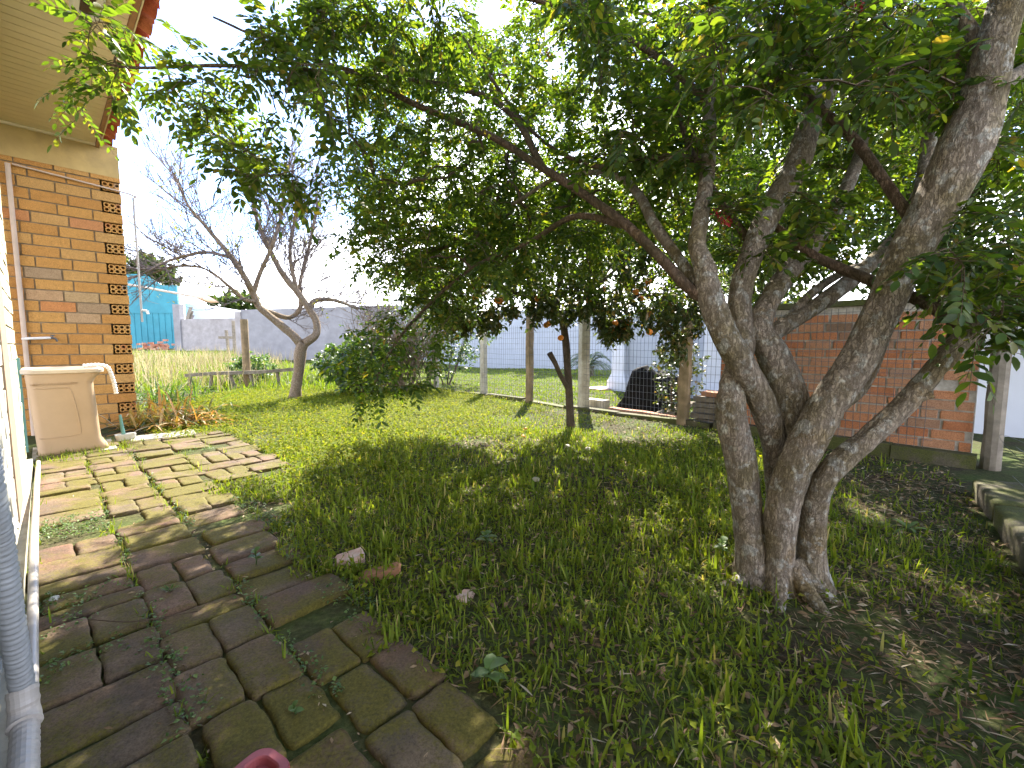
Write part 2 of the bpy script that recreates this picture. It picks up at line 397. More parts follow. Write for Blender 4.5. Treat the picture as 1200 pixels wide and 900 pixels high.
M['leaf_pale'] = leafmat('pale new leaf', [(0, (.16, .18, .05)), (1, (.26, .24, .07))], .5, .3, .4)
M['leaf_clump'] = leafmat('drying strap leaf', [(0, (.10, .13, .03)), (.3, (.20, .20, .04)), (.5, (.48, .30, .05)), (.75, (.50, .22, .05)), (.9, (.50, .34, .16)), (1, (.5, .42, .28))], .5, .3, .3, (1.2, 1.15, .8))
M['leaf_cycad'] = leafmat('cycad frond', [(0, (.03, .06, .02)), (.7, (.06, .10, .03)), (1, (.12, .14, .05))], .45, .35, .25)
M['grass'] = leafmat('lawn grass', [(0, (.075, .12, .022)), (.4, (.125, .18, .026)), (.75, (.165, .215, .032)), (.92, (.16, .20, .04)), (.97, (.32, .28, .13)), (1, (.42, .35, .2))], .6, .12, .45, (1.6, 1.5, .35))
M['clover'] = leafmat('ground cover leaf', [(0, (.085, .13, .012)), (.5, (.15, .195, .014)), (.85, (.21, .235, .018)), (1, (.30, .28, .05))], .65, .10, .45, (1.6, 1.4, .3))
M['grass_far'] = leafmat('sunny lawn', [(0, (.09, .15, .012)), (.5, (.14, .20, .016)), (1, (.20, .235, .025))], .6, .2, .38, (1.35, 1.35, .5))
M['straw'] = leafmat('dry grass stalk', [(0, (.22, .18, .08)), (.5, (.36, .29, .15)), (1, (.5, .42, .26))], .7, .2, .25, (1.1, 1.05, .9))
M['litter'] = leafmat('fallen leaf', [(0, (.06, .035, .02)), (.4, (.13, .075, .04)), (.7, (.22, .14, .08)), (.92, (.34, .25, .16)), (1, (.45, .38, .28))], .75, .2, .12, (1.1, 1, .8))
M['weed'] = leafmat('weed leaf', [(0, (.05, .10, .03)), (.5, (.085, .15, .04)), (1, (.14, .20, .06))], .5, .3, .35)
M['twig'] = plain('twig bark', (.105, .075, .05), .85, .15, .35, 60)
M['twig_pale'] = plain('pale bare twig', (.15, .122, .112), .85, .15, .3, 30)
M['twig_dry'] = plain('dry brown stem', (.20, .15, .10), .85, .15, .35, 30)
M['twig_dark'] = plain('dark citrus bark', (.085, .055, .040), .85, .15, .4, 40)

def bark(name, base, hi, moss, lich=.60, sc=1.0, ochre=(.20, .12, .04)):
    m, nt, o = mat(name)
    fine = noise(nt, 70 * sc, 8, .7, sc=(1, 1, .45)); big = noise(nt, 5 * sc, 5, .6)
    k1 = mth(nt, 'ABSOLUTE', mth(nt, 'SUBTRACT', noise(nt, 48 * sc, 5, .6, sc=(1, 1, .28)), .5)); k2 = mth(nt, 'ABSOLUTE', mth(nt, 'SUBTRACT', noise(nt, 95 * sc, 4, .6, sc=(1, 1, .5), off=(5, 1, 2)), .5))
    crack = mixc(nt, 1.0, ramp(nt, k1, [(.0, (0, 0, 0)), (.045, (1, 1, 1))]), ramp(nt, k2, [(.0, (.35, .35, .35)), (.05, (1, 1, 1))]), 'MULTIPLY')
    c = ramp(nt, fine, [(.28, tuple(v * .62 for v in base)), (.5, base), (.75, hi)])
    c = mixc(nt, ramp(nt, big, [(.45, (0, 0, 0)), (.62, (.65, .65, .65))]), c, moss)
    c = mixc(nt, ramp(nt, noise(nt, 4 * sc, 5, .65, off=(7, 3, 1)), [(.56, (0, 0, 0)), (.70, (.6, .6, .6))]), c, ochre)
    l = ramp(nt, noise(nt, 22 * sc, 5, .62, off=(2, 9, 4)), [(lich, (0, 0, 0)), (lich + .07, (.85, .85, .85))])
    c = mixc(nt, l, c, (.46, .45, .40))
    c = mixc(nt, crack, mixc(nt, .52, c, (.045, .032, .022)), c)
    h = mth(nt, 'ADD', mth(nt, 'MULTIPLY', crack, .8), fine)
    bsdf(nt, o, c, .9, .15, bump(nt, h, .9, .008)); return m
M['bark'] = bark('furrowed grey bark', (.31, .255, .20), (.48, .42, .35), (.19, .155, .065), .54, ochre=(.27, .17, .05))
M['bark_dark'] = bark('brown branch bark', (.17, .115, .08), (.28, .21, .155), (.09, .08, .04), .72)
M['bark_bare'] = bark('pale brown bark', (.34, .255, .18), (.48, .39, .29), (.30, .23, .13), .60, 1.2)
M['bark_citrus'] = bark('dark thin bark', (.13, .095, .07), (.22, .17, .13), (.07, .065, .03), .75, 2)

def soilmat():
    m, nt, o = mat('soil with moss and litter')
    n1 = noise(nt, 3.0, 6, .65); n2 = noise(nt, 45, 6, .7); n3 = noise(nt, .9, 4, .6)
    c = ramp(nt, n2, [(.25, (.020, .014, .009)), (.5, (.05, .036, .024)), (.72, (.11, .08, .053))])
    g = ramp(nt, n2, [(.3, (.03, .05, .012)), (.7, (.085, .125, .026))])
    c = mixc(nt, ramp(nt, mth(nt, 'ADD', n1, mth(nt, 'MULTIPLY', n3, .35)), [(.50, (0, 0, 0)), (.80, (.75, .75, .75))]), c, g)
    bsdf(nt, o, c, .95, .1, bump(nt, n2, .8, .012)); return m
M['soil'] = soilmat()
def brickmat(name, stops, groove=0.0, gdir=(0, 0, 1), grime=(.09, .07, .05), gr=(.56, .75), moss=None, rough=.85, gsc=110):
    m, nt, o = mat(name); c = ramp(nt, island(nt), stops)
    n1 = noise(nt, 26, 7, .68); c = mixc(nt, ramp(nt, n1, [(.25, (.45, .45, .45)), (.6, (0, 0, 0))]), c, mixc(nt, 1, c, (.55, .5, .45), 'MULTIPLY'))
    n2 = noise(nt, 5.5, 6, .7, off=(4, 2, 8)); c = mixc(nt, ramp(nt, n2, [(gr[0], (0, 0, 0)), (gr[1], (.75, .75, .75))]), c, grime)
    if moss is not None:
        n3 = noise(nt, 4.2, 5, .62, off=(1, 6, 3)); f3 = noise(nt, 120, 4, .7)
        c = mixc(nt, ramp(nt, mth(nt, 'ADD', n3, mth(nt, 'MULTIPLY', mth(nt, 'SUBTRACT', f3, .5), .35)), [(.41, (0, 0, 0)), (.56, (.95, .95, .95))]), c, ramp(nt, f3, [(.3, moss[0]), (.7, moss[1])]))
    fine = noise(nt, 130, 7, .8)
    c = mixc(nt, ramp(nt, fine, [(.34, (.95, .95, .95)), (.56, (0, 0, 0))]), c, mixc(nt, 1, c, (.45, .42, .4), 'MULTIPLY'))
    c = mixc(nt, ramp(nt, noise(nt, 34, 8, .72, off=(9, 4, 4)), [(.60, (0, 0, 0)), (.72, (.55, .55, .55))]), c, mixc(nt, 1, c, (1.6, 1.55, 1.5), 'MULTIPLY'))
    nb = bump(nt, mth(nt, 'ADD', fine, n1), .55, .004)
    if groove:
        tc = nt.nodes.new('ShaderNodeTexCoord'); w = N_(nt, 'ShaderNodeTexWave', Scale=gsc / 6.283 * 2, wave_type='BANDS', bands_direction='Z', Distortion=.6)
        nt.links.new(tc.outputs['Object'], w.inputs['Vector']); nb = bump(nt, w.outputs['Fac'], groove, .004, nb)
    bsdf(nt, o, c, rough, .2, nb); return m
M['pave'] = brickmat('worn paving brick', [(0, (.15, .088, .058)), (.3, (.175, .12, .075)), (.6, (.145, .11, .07)), (.85, (.19, .12, .08)), (1, (.155, .08, .055))], grime=(.075, .06, .045), gr=(.42, .62), moss=((.060, .055, .009), (.140, .118, .020)))
M['brick_wall'] = brickmat('hollow clay brick', [(0, (.52, .20, .09)), (.4, (.60, .25, .11)), (.7, (.56, .29, .16)), (.92, (.46, .28, .18)), (.985, (.40, .22, .13)), (1, (.20, .15, .10))], groove=.6, grime=(.28, .17, .11), gr=(.60, .80))
M['brick_house'] = brickmat('sandy facing brick', [(0, (.50, .24, .065)), (.55, (.57, .30, .085)), (.84, (.54, .31, .105)), (.91, (.56, .23, .08)), (.965, (.48, .32, .17)), (.985, (.30, .21, .13)), (1, (.62, .41, .18))], grime=(.24, .15, .07), gr=(.63, .85))
M['mortar'] = plain('cement mortar', (.40, .36, .30), .95, .1, .3, 20, .5, dirt=(.15, .13, .10))
M['mortar_house'] = plain('joint mortar', (.25, .19, .12), .95, .1, .3, 20, .4)
M['plaster'] = plain('yellow plaster', (.48, .34, .14), .9, .15, .12, 5, .25, dirt=(.30, .22, .11))
M['soffit'] = plain('cream soffit board', (.70, .59, .41), .6, .3, .06, 4, .05)
M['tile'] = brickmat('red roof tile', [(0, (.33, .075, .035)), (.5, (.42, .10, .045)), (1, (.47, .15, .07))], grime=(.16, .06, .04))
M['fascia'] = plain('brown painted fascia', (.33, .17, .09), .6, .3, .2, 14)
M['siding'] = plain('grey painted wall brick', (.34, .33, .29), .7, .25, .10, 9, .3, dirt=(.27, .245, .20))  # shade on the near wall bricks put into this greyer tone
M['siding_edge'] = plain('cream painted corner', (.52, .48, .33), .7, .25, .08, 9, .2)  # same painted wall, its sunlit end put into a lighter tone
M['siding_brown'] = plain('brown jamb board', (.26, .19, .13), .7, .25, .15, 10, .2)  # shadow band on the painted wall given as a brown colour
M['concrete'] = plain('weathered concrete', (.33, .31, .25), .9, .15, .25, 9, .5, dirt=(.15, .14, .085))
M['concrete_moss'] = brickmat('mossy concrete', [(0, (.10, .088, .062)), (1, (.14, .12, .085))], grime=(.06, .052, .038), gr=(.40, .62), moss=((.05, .06, .014), (.11, .115, .03)))
M['concrete_post'] = plain('concrete fence post', (.44, .40, .31), .9, .15, .2, 10, .4, dirt=(.25, .22, .15))
M['wood_post'] = plain('weathered timber post', (.23, .165, .095), .9, .15, .35, 7, .6, dirt=(.12, .10, .05))
M['wood_grey'] = plain('grey old timber', (.20, .17, .13), .9, .15, .35, 9, .6, dirt=(.10, .085, .06))
M['wood_red'] = plain('reddish plank', (.30, .15, .09), .85, .2, .3, 9, .4)
M['wire'] = plain('dull galvanised wire', (.10, .105, .11), .55, .5, .2, 9, 0)
M['pvc'] = plain('white pvc', (.36, .335, .31), .45, .4, .10, 6, .05, dirt=(.42, .36, .30))
M['pvc_brown'] = plain('dusty conduit', (.50, .38, .29), .6, .3, .12, 6, .05)
M['hose'] = plain('grey ribbed hose', (.28, .295, .31), .42, .45, .06, 6, .03)
M['tub'] = plain('beige plastic', (.42, .29, .175), .42, .4, .05, 5, .03, dirt=(.36, .25, .15))
M['tub_rim'] = plain('pale plastic rim', (.56, .46, .35), .45, .4, .06, 8, .05, dirt=(.45, .36, .28))
M['teal_plastic'] = plain('teal plastic', (.10, .24, .20), .45, .4, .1, 9, .03)
M['grey_plastic'] = plain('grey plastic', (.50, .50, .46), .5, .4, .1, 9, .03)
M['black'] = plain('black rubber', (.012, .012, .014), .5, .4, .2, 9, .05)
M['tarp'] = plain('black tarpaulin', (.014, .013, .013), .8, .1, .3, 15, .6, bd=.01)
M['white_plastic'] = plain('white plastic', (.72, .70, .66), .4, .4, .04, 9, .02)
M['glass_dark'] = plain('dark glass', (.02, .02, .022), .12, .6, .1, 9, 0)
M['red_plastic'] = plain('faded red plastic', (.24, .05, .055), .5, .4, .12, 14, .12)
M['block_wall'] = plain('grey cement wall', (.22, .216, .225), .95, .1, .16, 3, .5, dirt=(.18, .17, .17))
M['block_wall_far'] = plain('grey cement block', (.29, .27, .265), .95, .1, .2, 3, .5, dirt=(.21, .19, .18))
M['teal_paint'] = plain('turquoise paint', (.035, .20, .25), .7, .3, .12, 2, .1, dirt=(.028, .155, .20))
M['white_paint'] = plain('white paint', (.62, .64, .70), .7, .3, .05, 3, .1)
M['blue_wall'] = plain('pale grey blue plaster', (.28, .31, .35), .8, .2, .06, 3, .2, dirt=(.28, .305, .34))
M['white_blue'] = plain('bluish white plaster', (.37, .405, .465), .8, .2, .05, 3, .15, dirt=(.36, .39, .45))
M['orange'] = plain('orange peel', (.62, .20, .02), .5, .4, .15, 30, .3)
M['stone'] = plain('pale stone', (.42, .38, .31), .9, .2, .2, 15, .4)
M['shard'] = plain('pinkish broken tile', (.50, .33, .26), .8, .2, .25, 20, .4, dirt=(.55, .52, .48))
M['shard_brown'] = plain('terracotta fragment', (.30, .15, .08), .85, .2, .3, 20, .5)
M['petal'] = plain('dark red petal', (.32, .02, .03), .6, .3, .3, 40, .05)
M['rubble'] = brickmat('brick rubble', [(0, (.40, .17, .10)), (1, (.50, .28, .2))])
M['galv'] = plain('galvanised lamp arm', (.40, .33, .26), .6, .4, .1, 5, .02)
M['lamp_glass'] = plain('amber lamp cover', (.62, .40, .26), .3, .5, .05, 5, 0)
# ------------------------------------------------------------------ ground
def axis(lo, hi, near0, near1, d0):
    a = list(np.arange(near0, near1 + 1e-6, d0)); s = d0; x = near1
    while x < hi: s *= 1.22; x += s; a.append(x)
    s = d0; x = near0; b = []
    while x > lo: s *= 1.22; x -= s; b.append(x)
    return np.array(b[::-1] + a)
gxs = axis(-400, 400, -5, 5, .10); gys = axis(-60, 700, -1, 10, .10)
gX, gY = np.meshgrid(gxs, gys); gZ = gz(gX, gY)
gm = MB(); ny, nx = gX.shape; idx = np.arange(nx * ny).reshape(ny, nx)
gm.add(np.column_stack([gX.ravel(), gY.ravel(), gZ.ravel()]), [np.stack([idx[:-1, :-1], idx[:-1, 1:], idx[1:, 1:], idx[1:, :-1]], -1).reshape(-1, 4)])
kind(gm.build('ground', M['soil'], smooth=True), 'structure')

# ------------------------------------------------------------------ paved brick path
pm = MB(); HOLES = [(-1.95, -1.62, .04, .31), (-.42, -.28, .85, 1.1)]
def cell(u0, u1, n0, n1, fade=0):
    for a, b, c, d in HOLES:
        if u0 < b and u1 > a and n0 < d and n1 > c and (u0 + u1) / 2 > a - .02 and (u0 + u1) / 2 < b + .02: return
    g = R.uniform(.001, .006); z = R.normal() * .0045
    paver(pm, H, u0 + g, u1 - g, n0 + g, n1 - g, -.03, .022 + z, R.uniform(.0035, .0075), .0026, .0062, (R.normal() * .022, R.normal() * .022))
def column(n0, n1, u0, u1, off, edge=False):
    u = u0 + off
    while u < u1:
        a = n0 + R.normal() * .008; b = n1 + R.normal() * (.022 if edge else .008); r = R.random()
        if edge and r > .96: u += .12; continue
        if r < .34:
            w = R.uniform(.112, .128); cell(u, u + w, a, b)
        elif r < .66:
            w = R.uniform(.20, .235); mid = a + (b - a) * R.uniform(.46, .54)
            cell(u, u + w, a, mid); cell(u + R.normal() * .008, u + w, mid, b)
        else:
            w = R.uniform(.185, .215); cell(u, u + w, a, b)
        u += w + R.uniform(.002, .010)
for (a, b), o in zip(((.045, .305), (.31, .555), (.565, .83)), (.02, .09, .05)): column(a, b, -5.3, .42, o, a > .5)
for (a, b), o in zip(((.84, 1.08), (1.085, 1.33)), (.03, .10)): column(a, b, -1.52, .42, o, a > 1.0)
path = kind(pm.build('path', M['pave'], smooth=True), 'structure')

# ------------------------------------------------------------------ house
HB = H(0, 0, 0)
house = thing('house', HB, 'sandy brick house corner with cream soffit, red roof tiles and grey painted side wall', 'house')
UF = 1.665                                           # brick face
CO = .108                                            # course height
SO = 3.0                                             # soffit height
b = MB(); fbox(b, H, UF + .012, UF + .30, -2.2, .655, -.3, 2.70); fbox(b, H, UF + .215, UF + .30, .656, .816, -.3, 2.70); fbox(b, H, UF + .012, UF + .214, .812, .816, -.3, 2.70); b.build('brick_wall', M['mortar_house'], house)
b = MB(); hb = MB()
def holed(nc, z0, w, h):                             # end of a hollow brick with six holes
    n0, n1 = nc - w / 2, nc + w / 2; cx = np.linspace(n0 + .002, n1 - .002, 4); cz = np.linspace(z0 + .002, z0 + h - .002, 3); f = UF - .001
    for i in range(3):
        for j in range(2):
            a0, a1, c0, c1 = cx[i], cx[i + 1], cz[j], cz[j + 1]; mx_, mz = (a0 + a1) / 2, (c0 + c1) / 2; rx, rz = (a1 - a0) * .31, (c1 - c0) * .32
            K = 16; th = np.arange(K) / K * 2 * pi + pi / K
            sq = []
            for t in th:
                s = 1 / max(abs(cos(t)), abs(sin(t))); sq.append((mx_ + (a1 - a0) / 2 * cos(t) * s, mz + (c1 - c0) / 2 * sin(t) * s))
            V = [H(f, *q) for q in sq] + [H(f, mx_ + rx * cos(t), mz + rz * sin(t)) for t in th] + [H(f + .21, mx_ + rx * cos(t), mz + rz * sin(t)) for t in th] + [H(f + .21, mx_, mz)]
            F = []
            for k in range(K):
                k2 = (k + 1) % K; F += [[k, k2, K + k2, K + k], [K + k, K + k2, 2 * K + k2, 2 * K + k], [2 * K + k, 2 * K + k2, 3 * K]]
            hb.add(V, F)
nc_, z = 0, -.05
row = 0
while z < 2.66:
    hh = CO - .012; e = .822
    if row % 2 == 0 and z > .1:
        holed(e - .078, z, .146, hh); e -= .163; 
    elif row % 2: e -= 0
    x = e
    while x > -1.6:
        L = .252 + R.normal() * .004
        if row % 2 and x == e: L = .232
        bevbox(b, lambda a, c, zz: H(a, c, zz), UF + R.normal() * .0012, UF + .06, x - L, x, z, z + hh, .0035, 0, .001)
        x -= L + .012
    z += CO; row += 1
b.build('facing_bricks', M['brick_house'], house); hb.build('hollow_brick_ends', M['brick_house'], house)
b = MB(); fbox(b, H, UF - .004, UF + .30, -2.2, .82, 2.694, SO + .02); b.build('plaster_beam', M['plaster'], house)
# soffit boards
b = MB(); u = -7.0; 
while u < UF - .05:
    fbox(b, H, u + .003, min(u + .097, UF - .03), -2.2, .645, SO, SO + .012); u += .10
b.build('soffit', M['soffit'], house)
b = MB(); fbox(b, H, -7.0, UF - .006, -2.2, .645, SO + .014, SO + .03); fbox(b, H, UF - .030, UF - .0065, -2.2, .645, SO - .022, SO + .011); b.build('soffit_trim', M['soffit'], house)
b = MB(); fbox(b, H, -7.0, UF + .16, .648, .672, SO - .03, SO + .13); b.build('fascia', M['fascia'], house)
b = MB(); fbox(b, H, -7.0, UF + .16, .6745, .682, SO - .034, SO + .02); b.build('fascia_lip', M['soffit'], house)
b = MB()
def tile_(uc, n0, n1, z0, z1, r0, r1, th=.012, up=True):
    K = 9; V = []; F = []
    for (n, z, r) in ((n0, z0, r0), (n1, z1, r1)):
        for rr in (r, r - th):
            for k in range(K):
                t = pi * k / (K - 1); V.append(H(uc + rr * cos(t), n, z + (1 if up else -1) * rr * .75 * sin(t)))
    for k in range(K - 1):
        F += [[k, k + 1, 2 * K + k + 1, 2 * K + k], [K + k + 1, K + k, 3 * K + k, 3 * K + k + 1], [2 * K + k, 2 * K + k + 1, 3 * K + k + 1, 3 * K + k], [k + 1, k, K + k, K + k + 1]]
    F += [[0, 2 * K, 3 * K, K], [K - 1, 2 * K - 1, 4 * K - 1, 3 * K - 1]]
    b.add(V, F)
u = UF + .10
while u > -6.6:
    j = R.normal() * .008
    for k in range(3):
        n1 = .80 + R.normal() * .006 - k * .36; n0 = n1 - .42; zz = SO + .095 + k * .155
        tile_(u + j, n0, n1, zz + .19, zz, .085, .105)
        tile_(u + .10 + j, n0, n1 - .02, zz + .18, zz - .01, .10, .085, up=False)
    u -= .205
b.build('roof_tiles', M['tile'], house)
b = MB(); hexa(b, [H(-7, .64, SO + .12), H(UF + .14, .64, SO + .12), H(UF + .14, -2.2, SO + 1.35), H(-7, -2.2, SO + 1.35), H(-7, .64, SO + .135), H(UF + .14, .64, SO + .135), H(UF + .14, -2.2, SO + 1.37), H(-7, -2.2, SO + 1.37)]); b.build('roof_deck', M['fascia'], house)
# painted brick side wall, its shade and sun zones put into three colours
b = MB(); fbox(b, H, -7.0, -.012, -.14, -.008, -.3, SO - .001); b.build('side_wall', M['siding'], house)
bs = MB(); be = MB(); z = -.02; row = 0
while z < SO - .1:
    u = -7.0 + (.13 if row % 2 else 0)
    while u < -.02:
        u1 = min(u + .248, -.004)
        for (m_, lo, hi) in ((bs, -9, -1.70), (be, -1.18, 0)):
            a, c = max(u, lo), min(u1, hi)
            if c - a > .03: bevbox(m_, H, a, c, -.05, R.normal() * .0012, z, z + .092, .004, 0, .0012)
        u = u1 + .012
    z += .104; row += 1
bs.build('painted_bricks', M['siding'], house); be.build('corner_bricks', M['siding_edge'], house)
b = MB(); fbox(b, H, -1.69, -1.19, -.05, .004, 0, SO - .01); b.build('jamb_board', M['siding_brown'], house)  # added board whose brown stands in for shadow on the wall
b = MB(); fbox(b, H, -7.0, .02, -.13, .028, -.2, .06); b.build('wall_footing', M['concrete'], house)
# soffit lamp
lp = at(103, 0, 2.2); d = rayd(102, -4); p = CAM + d * ((SO - HC) / d[2])
t = thing('soffit_lamp', (p[0], p[1], SO), 'white rounded lamp with dark glass under the cream soffit', 'lamp')
uu, nn = house_un(p[0], p[1]); b = MB()
def rr_ring(cu, cn, hu, hn, r, z, k=6):
    out = []
    for (sx_, sy_, a0) in ((1, 1, 0), (-1, 1, pi / 2), (-1, -1, pi), (1, -1, 3 * pi / 2)):
        for i in range(k): a = a0 + pi / 2 * i / (k - 1); out.append(H(cu + sx_ * (hu - r) + r * cos(a), cn + sy_ * (hn - r) + r * sin(a), z))
    return out
def loft(mb, rings, cap0=True, cap1=True, m=0):
    k = len(rings[0]); V = [v for r in rings for v in r]; F = []
    for i in range(len(rings) - 1):
        for j in range(k): F.append([i * k + j, i * k + (j + 1) % k, (i + 1) * k + (j + 1) % k, (i + 1) * k + j])
    if cap0: F.append(list(range(k))[::-1])
    if cap1: F.append([(len(rings) - 1) * k + j for j in range(k)])
    mb.add(V, F, m)
loft(b, [rr_ring(uu, nn, .17, .075, .05, SO - .001), rr_ring(uu, nn, .17, .075, .05, SO - .035), rr_ring(uu, nn, .155, .06, .04, SO - .05), rr_ring(uu, nn, .125, .035, .03, SO - .05), rr_ring(uu, nn, .12, .032, .03, SO - .040)], cap1=False)
b.build('lamp_body', M['white_plastic'], t); b = MB(); loft(b, [rr_ring(uu, nn, .122, .034, .03, SO - .037), rr_ring(uu, nn, .122, .034, .03, SO - .0405)]); b.build('lamp_glass', M['glass_dark'], t)

def on_u(px, py, off):                               # point of a sight line on the plane `off` in front of the brick face
    dd = rayd(px, py); h = lambda v: v[0] * HU_[0] + v[1] * HU_[1]
    return CAM + dd * ((UF - off + h(HO)) / h(dd))
# conduit on the brick face and down the corner
t = thing('conduit', on_u(155, 228, .02), 'thin dusty conduit running across the top of the brick pillar and down its outer corner', 'pipe')
a0, a1, a2 = on_u(14, 192, .022), on_u(150, 227, .022), on_u(157, 232, .022)
b = MB(); tube(b, crom([a0, a1, a2], .05), .009, 8); b.build('cross_pipe', M['pvc_brown'], t)
b = MB(); q = on_u(156, 232, .022); tube(b, [q, q + [0, 0, -.6], q + [0, 0, -1.35]], .010, 8); b.build('drop_pipe', M['pvc'], t)
b = MB(); q2 = q + [0, 0, -1.22]; tube(b, [q2, q2 + np.append(HN_ * .05, 0)], .012, 8); tube(b, [q2 + np.append(HN_ * .05, 0), q2 + np.append(HN_ * .055, -.04)], .014, 8); b.build('hook', M['white_plastic'], t)
t = thing('wall_pipe', on_u(33, 440, .025), 'brown upright water pipe on the brick face behind the beige tub', 'pipe')
b = MB(); q = on_u(33, 440, .025); tube(b, [np.array([q[0], q[1], -.02]), np.array([q[0], q[1], 1.5]), np.array([q[0], q[1], on_u(18, 193, .025)[2]])], .019, 10); b.build('pipe', M['pvc_brown'], t)
b = MB(); q0 = np.array([q[0], q[1], on_u(30, 397, .025)[2]]); q1 = on_u(56, 396, .05)
tube(b, crom([q0, q0 + np.append(-HU_ * .06, 0), q1 + np.append(-HU_ * .02, 0), q1], .03), .013, 8); b.build('branch_pipe', M['white_plastic'], t)
t2 = thing('tap', q1, 'small metal garden tap on the white pipe above the beige tub', 'tap')
b = MB(); e1 = q1 + np.append(HN_ * .035, 0); e2 = e1 + np.append(HN_ * .03, -.035)
tube(b, [q1, e1], .011, 8); tube(b, crom([e1, e1 + np.append(HN_ * .018, -.006), e2], .01), .008, 8); b.build('spout', M['wire'], t2)
b = MB(); tube(b, [e1, e1 + [0, 0, .022]], .005, 6); tube(b, [e1 + np.append(HN_ * -.018, .024), e1 + np.append(HN_ * .018, .028)], .005, 6); b.build('handle', M['wire'], t2)

# ribbed drain hose in the foreground and the thin pipe along the wall foot
nh = .062
hp = [on_n(-16, 560, nh), on_n(0, 640, nh), on_n(9, 700, nh), on_n(20, 770, nh), on_n(27, 812, nh)]
t = thing('drain_hose', hp[-1], 'grey ribbed drain hose with a white connector standing against the painted wall', 'hose')
C_ = crom([hp[0] + (hp[0] - hp[1]) * .3 + [0, 0, .9], hp[0] + (hp[0] - hp[1]) * .3 + [0, 0, .15]] + hp, .0035); s = np.arange(len(C_))
b = MB(); tube(b, C_, .0150 + .0026 * np.sin(s * 2 * pi / 3.4), 18); b.build('ribbed_hose', M['hose'], t, smooth=True)
cq = crom([on_n(26, 806, nh), on_n(29, 850, nh), on_n(27, 905, nh), on_n(24, 980, nh), on_n(18, 1100, nh)], .006)
b = MB(); L = np.linspace(0, 1, len(cq)); rad = np.where(L < .10, .0205, np.where(L < .14, .0225, .0182)) + .0012 * (np.sin(L * 160) > .6) * (L < .5)
tube(b, cq, rad, 20); b.build('connector', M['pvc'], t, smooth=False)
pp = [H(.02, .055, .03), on_n(37, 570, .055), on_n(33, 620, .056), on_n(27, 700, .058), on_n(25, 770, .06), on_n(22, 900, .062)]
for v in pp: v[2] = min(.10, max(.03, v[2]))
t = thing('ground_pipe', pp[0], 'thin dusty white pipe lying along the foot of the painted wall', 'pipe')
b = MB(); tube(b, crom(pp, .04), .013, 10); b.build('pipe', M['pvc'], t, smooth=True)

# ------------------------------------------------------------------ laundry tub
def TB(u, n, z): return H(u, n, z)
tub = thing('tub', H(.45, .23, 0), 'beige moulded plastic laundry tub standing on the paving against the brick pillar', 'tub')
zs = [.02, .05, .09, .14, .22, .35, .50, .62, .69]
def tring(z, ins=0.0, k=7):
    t = (z - .02) / .67
    u0, u1 = .30 - .035 * t, .74 + .03 * t
    n0 = .055 - .035 * t; n1 = .432 - .030 * t + .045 * math.exp(-((z - .02) / .06) ** 2) + .055 * float(smooth(.60, .69, np.array(z)))
    return rr_ring((u0 + u1) / 2, (n0 + n1) / 2, (u1 - u0) / 2 - ins, (n1 - n0) / 2 - ins, .055 - min(ins, .03), z, k)
b = MB(); zz = np.linspace(.02, .69, 26); loft(b, [tring(z) for z in zz], True, False)
b.build('tub_body', M['tub'], tub, smooth=True); b = MB(); loft(b, [tring(.69, .012), tring(.50, .045), tring(.34, .05)], False, True); b.build('tub_inside', M['tub_rim'], tub)
b = MB(); loft(b, [tring(.675, -.003), tring(.68, -.020), tring(.705, -.022), tring(.715, -.012), tring(.715, .012), tring(.70, .028)], False, False); b.build('rim', M['tub_rim'], tub)
b = MB()                                             # raised panel border on the front
def tf(n, z):                                        # point on the tub front
    t = (z - .02) / .67; return H(.30 - .035 * t - .002, n, z)
tube(b, crom([tf(.06, .16), tf(.20, .16), tf(.285, .165), tf(.305, .19), tf(.295, .35), tf(.275, .50), tf(.262, .545), tf(.235, .56), tf(.06, .56)], .02), .0038, 6); b.build('panel_border', M['tub'], tub, smooth=True)
def text_mesh(body, size, name, material, parent, origin, xdir, zdir, ext=.0015):
    cu = bpy.data.curves.new(name, 'FONT'); cu.body = body; cu.size = size; cu.extrude = ext; cu.space_character = 1.15
    o = bpy.data.objects.new(name, cu); COL.objects.link(o); dg = bpy.context.evaluated_depsgraph_get(); dg.update()
    me = bpy.data.meshes.new_from_object(o.evaluated_get(dg)); n = len(me.vertices); co = np.zeros(n * 3); me.vertices.foreach_get('co', co); co = co.reshape(-1, 3)
    bpy.data.objects.remove(o); bpy.data.curves.remove(cu)
    x = nrm(np.asarray(xdir, float)); z = nrm(np.asarray(zdir, float)); y = np.cross(x, z)
    Wd = np.asarray(origin) + co[:, :1] * x + co[:, 1:2] * z + co[:, 2:3] * y - np.array(parent['_o'])
    me.vertices.foreach_set('co', Wd.astype(np.float32).ravel()); me.materials.clear(); me.materials.append(material); me.name = name; me.update()
    q = bpy.data.objects.new(name, me); COL.objects.link(q); q.parent = parent; return q
text_mesh('LIBAT PARALELLESO', .026, 'embossed_lettering', M['tub'], tub, tf(.045, .585) - np.append(HU_ * .001, 0), np.append(HN_, 0), tf(.1, .65) - tf(.1, .55), .005)
b = MB(); fbox(b, H, .24, .80, .02, .52, -.05, .018); tag(b.build('concrete_slab', M['concrete'], base=H(.5, .25, 0)), 'small pale concrete slab under the beige laundry tub', 'slab')
